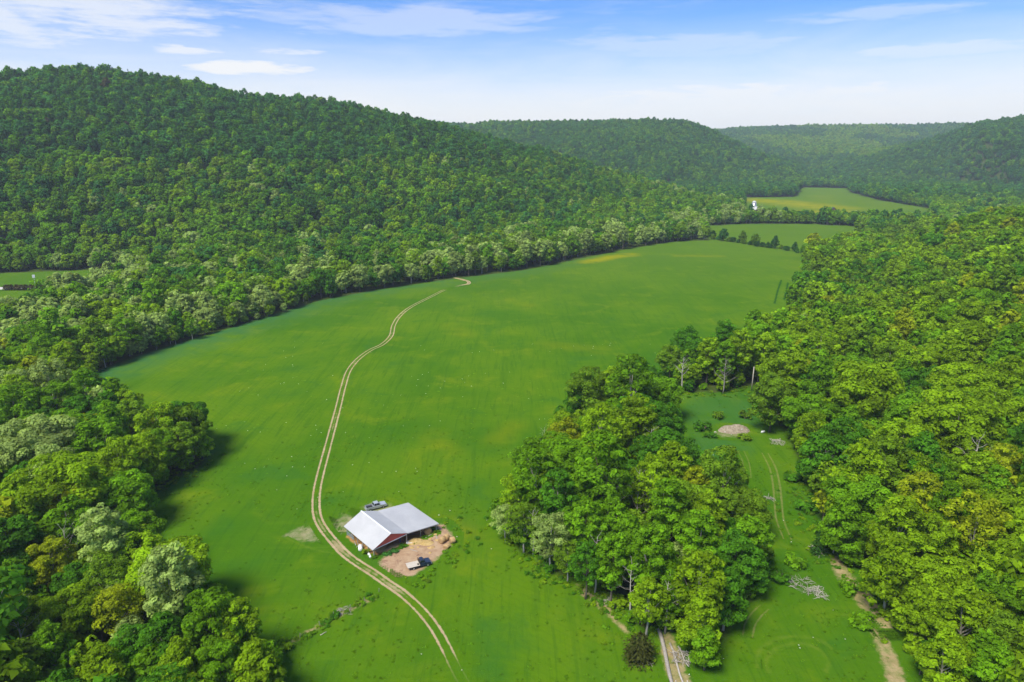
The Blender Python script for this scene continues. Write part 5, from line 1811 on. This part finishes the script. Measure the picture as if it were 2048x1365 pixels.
# old fence line: leaning posts, most of the wire gone
for k, (px, py, ln) in enumerate(((600, 1278, 0.1), (640, 1253, -0.15), (668, 1236, 0.2), (700, 1220, -0.1), (730, 1205, 0.15), (758, 1184, 0.6))):
    p = onground(px, py)
    root = empty('fence_post', (p[0], p[1], g1(p[0], p[1])), k)
    MB().tube([(0, 0, -0.2), (ln * 0.5, 0, 0.65), (ln, 0, 1.3)], [0.08, 0.075, 0.065], 6).build('shaft', M['grey_wood' if k < 5 else 'pale_bark'], root)
    MB().tube([(ln * 0.8 - 0.09, -0.02, 1.02), (ln * 0.8 + 0.1, 0.02, 1.04)], 0.02, 4).build('wire_stub', M['steel'], root)
    tag(root, ('grey old fence post at the wood end of the fence line', 'grey fence post leaning back toward the near wood', 'grey fence post beside the small dark bush', 'grey fence post by the flat debris heap', 'grey fence post between the debris heap and the track',
               'pale fence post leaning hard beside the track')[k], 'fence post', 'old fence posts')

# ------------------------------------------------------------------ the far farm, the paddock road
def house(px, py, L_, W_, H_, rise, wall, roof, label, rz, name='farm_shed', cat='shed', nwin=3):
    p = onground(px, py)
    t = empty(name, (p[0], p[1], g1(p[0], p[1])), rz)
    MB().prism([(-W_ / 2, 0), (W_ / 2, 0), (W_ / 2, H_), (0, H_ + rise), (-W_ / 2, H_)], -L_ / 2, L_ / 2).build('wall', wall, t)
    o = W_ / 2 + 0.6
    k = H_ - rise * 0.6 / (W_ / 2)
    MB().prism([(-o, k + 0.05), (0, H_ + rise + 0.05), (o, k + 0.05), (o, k + 0.25), (0, H_ + rise + 0.28), (-o, k + 0.25)], -L_ / 2 - 0.6, L_ / 2 + 0.6).build('roof', roof, t)
    for i in range(nwin):
        y = -L_ / 2 + (i + 0.5) * L_ / nwin
        MB().box(-W_ / 2 - 0.06, -W_ / 2 - 0.01, y - 0.7, y + 0.7, H_ * 0.35, H_ * 0.8).build('window', M['glass'], t)
    MB().box(-0.9, 0.9, -L_ / 2 - 0.07, -L_ / 2 - 0.01, 0, H_ * 0.75).build('door', M['old_wood'], t)
    tag(t, label, cat, 'far farm buildings')
    return t


p = onground(1507, 423)
t = empty('silo', (p[0], p[1], g1(p[0], p[1])))
MB().tube([(0, 0, -0.5), (0, 0, 13)], 3.4, 18).build('drum', M['steel'], t, True)
MB().tube([(0, 0, 13), (0, 0, 14.2), (0, 0, 15.6), (0, 0, 16.3)], [3.5, 3.2, 2.0, 0.4], 18).build('dome', M['farm_white'], t, True)
MB().box(-0.3, 0.3, -3.6, -3.45, 1, 12.5).build('ladder', M['old_wood'], t)
tag(t, 'grey farm silo with white dome at the far field corner', 'silo')
house(1508, 424, 14, 9, 4, 4, M['old_wood'], M['farm_white'], 'small white-roofed barn below the silo', 0.5, 'farm_barn', 'barn')
house(1545, 432, 20, 8, 3, 1.5, M['farm_white'], M['farm_white'], 'long low white shed between hedge trees on the far farm', 1.45)
house(1524, 424, 14, 5, 2, 1.0, M['farm_white'], M['farm_white'], 'low white shed beside the silo', 1.5)
house(1663, 427, 11, 10, 4.5, 4.5, M['old_wood'], M['dark_roof'], 'dark steep-roofed house at the edge of the yellow field', 0.1, 'farm_house', 'house')
house(1613, 437, 7, 6, 2.5, 1.5, M['farm_white'], M['farm_white'], 'white shed hidden behind the far hedge, on the silo side', 0.8)
house(1627, 437, 9, 6, 2.5, 1.5, M['farm_white'], M['farm_white'], 'white shed hidden behind the far hedge, in the middle', 1.0)
house(1638, 436, 7, 6, 2.5, 1.5, M['farm_white'], M['farm_white'], 'white shed hidden behind the far hedge, toward the dark house', 0.6)

p = onground(70, 568)
t = empty('sign_post', (p[0], p[1], g1(p[0], p[1])), 0.4)
MB().tube([(0, 0, -0.3), (0, 0, 6.0)], 0.14, 8).build('post', M['trim'], t)
MB().box(-0.8, 0.8, -0.45, 0.45, 4.4, 6.4).build('box', M['white'], t)
tag(t, 'white box on a pole beside the paddock road', 'post')
p = onground(8, 706)
t = empty('utility_pole', (p[0], p[1], g1(p[0], p[1])), 0.3)
MB().tube([(0, 0, -0.5), (0.1, 0, 15.0)], [0.2, 0.13], 8).build('pole', M['old_wood'], t)
MB().bar((-1.3, 0, 13.6), (1.4, 0, 14.2), 0.16).build('crossarm', M['old_wood'], t)
for x in (-1.1, 1.2):
    MB().tube([(x, 0, 13.9 + x * 0.2), (x, 0, 14.25 + x * 0.2)], [0.07, 0.05], 6).build('insulator', M['steel'], t)
tag(t, 'brown utility pole with crossarm above the river wood', 'utility pole')

# hedgerow trees between the far fields; too small to show parts
HM = []
for i in range(3):
    Q, L, wd = tree_variant(('round', 'layered', 'layered')[i], 700 + i, 12, 1.1, 3)
    HM.append(quad_mesh('hedgerow_tree', Q, L, [M['leaf'], M['bark']], (wd.v, wd.f)))
rH = np.random.default_rng(12)


def hedge_tree(x, y, rad, tn, label, group, hz=1.0):
    k = rH.integers(3)
    o = link_mesh('hedgerow_tree', HM[k])
    o.location = (x, y, g1(x, y) - 0.9)
    s = rad / 5.0
    o.scale = (s, s, s * hz)
    o.rotation_euler = (0, 0, rH.random() * 6.28)
    o['tint'] = [float(a) for a in np.array(TINT[tn]) * (0.8 + 0.4 * rH.random())]
    tag(o, label, 'tree', group)


def nth(k):
    tens = {2: 'twenty', 3: 'thirty', 4: 'forty', 5: 'fifty'}
    one = ('first',) + NTH[1:] + ('fifteenth', 'sixteenth', 'seventeenth', 'eighteenth', 'nineteenth')
    if k < 19:
        return one[k]
    k += 1
    return {2: 'twentieth', 3: 'thirtieth', 4: 'fortieth', 5: 'fiftieth'}[k // 10] if k % 10 == 0 else tens[k // 10] + '-' + one[k % 10 - 1]


near_h = catmull(ax((1425, 479), (1470, 486), (1520, 494), (1570, 501), (1610, 508)), 4.6)
for k, q in enumerate(near_h):
    big = k % 9 in (0, 4)
    tn = ('deep', 'bluish', 'dark', 'olive')[rH.integers(4)]
    hedge_tree(q[0] + rH.normal() * 1.5, q[1] + rH.normal() * 2 + 4, (3.9 if big else 2.5) * (0.8 + 0.5 * rH.random()), tn,
               f'{nth(k)} {"tall " if big else ""}{TWORD[tn]} hedgerow tree from the river wood, end of the big meadow', 'hedgerow at the end of the big meadow', 1.0 if big else 0.75)
far_h = catmull(ax((1440, 445), (1500, 445), (1560, 445), (1620, 446), (1680, 448), (1740, 450), (1800, 448)), 8.0)


def gap(q):
    px = project(np.array((q[0], q[1] + 10, 0.0)))[0]
    return any(abs(px - c) < w for c, w in ((1547, 12), (1525, 8), (1627, 16), (1663, 10)))


for k, q in enumerate(far_h):
    tn = ('deep', 'bluish', 'dark', 'bluish', 'sage')[rH.integers(5)]
    if gap(q):
        continue
    hedge_tree(q[0] + rH.normal() * 3, q[1] + 6 + rH.normal() * 4, 5.2 * (0.7 + 0.6 * rH.random()), tn,
               f'{nth(k)} {TWORD[tn]} tree from the silo end, front of the far hedgerow', 'hedgerow before the far farm', 0.85 + 0.25 * rH.random())
for k, q in enumerate(far_h[1:-1:2]):
    tn = ('deep', 'bluish', 'dark', 'sage')[rH.integers(4)]
    if gap(q):
        continue
    hedge_tree(q[0] + rH.normal() * 3, q[1] + 20 + rH.normal() * 4, 5.4 * (0.7 + 0.6 * rH.random()), tn,
               f'{nth(k)} {TWORD[tn]} tree from the silo end, back of the far hedgerow', 'hedgerow before the far farm', 0.9 + 0.25 * rH.random())
for k in range(9):
    q = at(14 + 9.5 * k, 580)
    hedge_tree(q[0], q[1] + rH.normal() * 0.6, 2.6, 'brown', f'{nth(k)} dark brownish bush of the clipped hedge, from the road end', 'hedge along the paddock road', 0.62)


# ------------------------------------------------------------------ grass, weeds and flowers
def blade_mesh(seed, n, h, spread):
    r = np.random.default_rng(seed)
    V = []
    for i in range(n):
        a, q = r.random() * 6.283, spread * r.random()
        x, y = q * math.cos(a), q * math.sin(a)
        b = r.random() * 6.283
        w, hh = 0.05 + 0.04 * r.random(), h * (0.6 + 0.6 * r.random())
        dx, dy = math.cos(b) * w, math.sin(b) * w
        lx, ly = x * 0.8 + r.normal() * 0.30, y * 0.8 + r.normal() * 0.30
        V.append([(x - dx, y - dy, -0.03), (x + dx, y + dy, -0.03), (x + lx + dx * 0.4, y + ly + dy * 0.4, hh), (x + lx - dx * 0.4, y + ly - dy * 0.4, hh)])
    return quad_mesh('grass_tuft', np.array(V), r.random(n), [M['leaf']])


tuftcol = source('tufts', [blade_mesh(801, 14, 0.20, 0.32), blade_mesh(802, 12, 0.26, 0.26), blade_mesh(803, 18, 0.16, 0.42)])
rG = np.random.default_rng(21)
n = 14000
Pq = np.stack([rG.uniform(-120, 130, n), 95 + 205 * rG.random(n) ** 1.3], 1)
gx_, gy_, gd_ = project(np.column_stack([Pq, np.zeros(n)]))
Pq = Pq[(gx_ > -80) & (gx_ < 2130) & (gy_ < 1440)]
Pq = Pq[openness(Pq) > 0.5]
dens = fbm(Pq, 14, 91)
Pq = Pq[rG.random(len(Pq)) < np.clip((dens - 0.30) * 2.6, 0.10, 1.0) * np.clip((290 - Pq[:, 1]) / 120, 0, 1)]
trk = wl((945, 1400, 0), (893, 1300, 0), (850, 1232, 0), (797, 1183, 0), (745, 1147, 0), (690, 1109, 0), (648, 1060, 0), (632, 1005, 0), (643, 940, 0), (667, 850, 0), (697, 742, 0), (765, 689, 0))
dt, _ = polydist(Pq, trk[:, :2])
yard = ax((690, 1075), (748, 1116), (752, 1140), (790, 1160), (828, 1153), (872, 1122), (903, 1092), (906, 1072), (872, 1058), (840, 1040), (780, 1010), (720, 1015), (650, 1060))
Pq = Pq[(dt > 2.0) & (signed(Pq, yard) < -0.5)]
tone = fbm(Pq, 22, 95)
rows = []
hz_ = gz(Pq)
for i in range(len(Pq)):
    c = np.array((0.070, 0.185, 0.006)) * (1 - tone[i]) * 1.1 + np.array((0.125, 0.225, 0.007)) * tone[i]
    s = 0.5 + 0.6 * rG.random()
    rows.append((Pq[i, 0], Pq[i, 1], hz_[i], s, s * 0.9, rG.random() * 6.283, int(rG.integers(3)), c * (0.75 + 0.5 * rG.random())))
scatter('grass', rows, tuftcol, 'tufts of long grass standing in the meadow')

weedcol = source('weeds', [s[0] for s in SHRUB])
rows = []
for pts, w, n in ((((550, 1305), (610, 1275), (660, 1245), (700, 1222), (752, 1192)), 0.8, 55), (((1050, 1105), (1130, 1170), (1200, 1195), (1250, 1255), (1300, 1310)), 2.2, 170), (((1590, 960), (1620, 1040), (1680, 1120), (1760, 1200), (1820, 1290)), 3.0, 200),
                  (((300, 990), (340, 960), (400, 925)), 3.0, 80), (((760, 1168), (830, 1170), (895, 1125), (920, 1085)), 1.4, 26), (((1340, 790), (1430, 790), (1510, 780)), 2.5, 80), (((900, 1050), (960, 1080), (940, 1040)), 5.0, 30)):
    ln = catmull(ax(*pts), 0.6)
    for k in range(n):
        q = ln[rG.integers(len(ln))] + rG.normal(size=2) * w
        if polydist(q[None], trk[:, :2])[0][0] < 2.6:
            continue
        s = 0.28 + 0.4 * rG.random()
        t_ = TINT[('fresh', 'yellow', 'deep', 'olive', 'fresh')[rG.integers(5)]]
        rows.append((q[0], q[1], g1(q[0], q[1]), s, s * 0.7, rG.random() * 6.28, int(rG.integers(3)), t_))
scatter('undergrowth', rows, weedcol, 'low weeds along the fence line and wood edges')

fl = MB()
for k in range(7):
    a = k * 2.4
    fl.box(0.22 * math.cos(a) * (k / 7) - 0.06, 0.22 * math.cos(a) * (k / 7) + 0.06, 0.22 * math.sin(a) * (k / 7) - 0.06, 0.22 * math.sin(a) * (k / 7) + 0.06, 0.28 + 0.03 * (k % 3), 0.31 + 0.03 * (k % 3))
fm = bpy.data.meshes.new('flower_head')
fm.from_pydata(fl.v, [], fl.f)
fm.materials.append(M['white'])
rows = []
while len(rows) < 150:
    q = np.array([(rG.uniform(-110, 70), rG.uniform(100, 330))])
    if openness(q)[0] > 2 and rG.random() < (vnoise(q, 17, 66)[0]) ** 3 * 2.2 and signed(q, yard)[0] < -1:
        s = 0.3 + 0.6 * rG.random()
        rows.append((q[0, 0], q[0, 1], g1(*q[0]), s, 1.0, rG.random() * 6, 0, (1, 1, 1)))
scatter('wildflowers', rows, source('flower_heads', [fm]), 'small white flower heads dotted over the meadow')


# ------------------------------------------------------------------ labels for the single trees


def word_trees():
    base = {'round': 'round', 'tall': 'tall narrow', 'spreading': 'broad spreading', 'open': 'loose open-crowned', 'layered': 'low-branched'}
    names = list(LANDMARK)
    MP = np.array([LANDMARK[k] for k in names])
    rows = []
    for root, x, y, rad, sh, tn in SINGLE:
        P = np.array([(x, y)])
        where = 'grove' if signed(P, GROVE)[0] > -6 else ('near wood' if x < 0 and y < 205 else ('river wood' if x < 0 else 'slope wood'))
        d = np.hypot(*(MP - P).T)
        k = int(np.argmin(d))
        v = P[0] - MP[k]
        if abs(v[1]) > abs(v[0]):
            rel = 'behind' if v[1] > 0 else 'in front of'
        else:
            rel = 'right of' if v[0] > 0 else 'left of'
        rows.append([root, f'{TWORD[tn]} {base[sh]} tree', where, names[k], rel, d[k]])
    groups = {}
    for r_ in rows:
        groups.setdefault((r_[1], r_[3], r_[4]), []).append(r_)
    for (a, mk, rel), rs in groups.items():
        rs.sort(key=lambda q: q[5])
        for i, r_ in enumerate(rs):
            lab = f'{a} {rel} the {mk}' if len(rs) == 1 else f'{NTH[i]} {a} {rel} the {mk}'
            tag(r_[0], lab, 'tree', 'trees of the ' + r_[2])


word_trees()

# ------------------------------------------------------------------ the air
hz = MB().box(GX[0] - 60, GX[-1] + 60, GY[0] - 60, GY[-1] + 60, float(GH.min()) - 1.0, float(GH.max()) + 40).build('haze', None or M['ground'])
hm = bpy.data.materials.new('haze')
hm.use_nodes = True
nt = hm.node_tree
nt.nodes.clear()
out = nt.nodes.new('ShaderNodeOutputMaterial')
pv = nt.nodes.new('ShaderNodeVolumePrincipled')
pv.inputs['Color'].default_value = (0.80, 0.90, 1.0, 1)
pv.inputs['Density'].default_value = 0.00010
pv.inputs['Anisotropy'].default_value = 0.1
nt.links.new(pv.outputs[0], out.inputs['Volume'])
hz.data.materials.clear()
hz.data.materials.append(hm)
tag(hz, 'thin blue valley haze', kind='stuff')
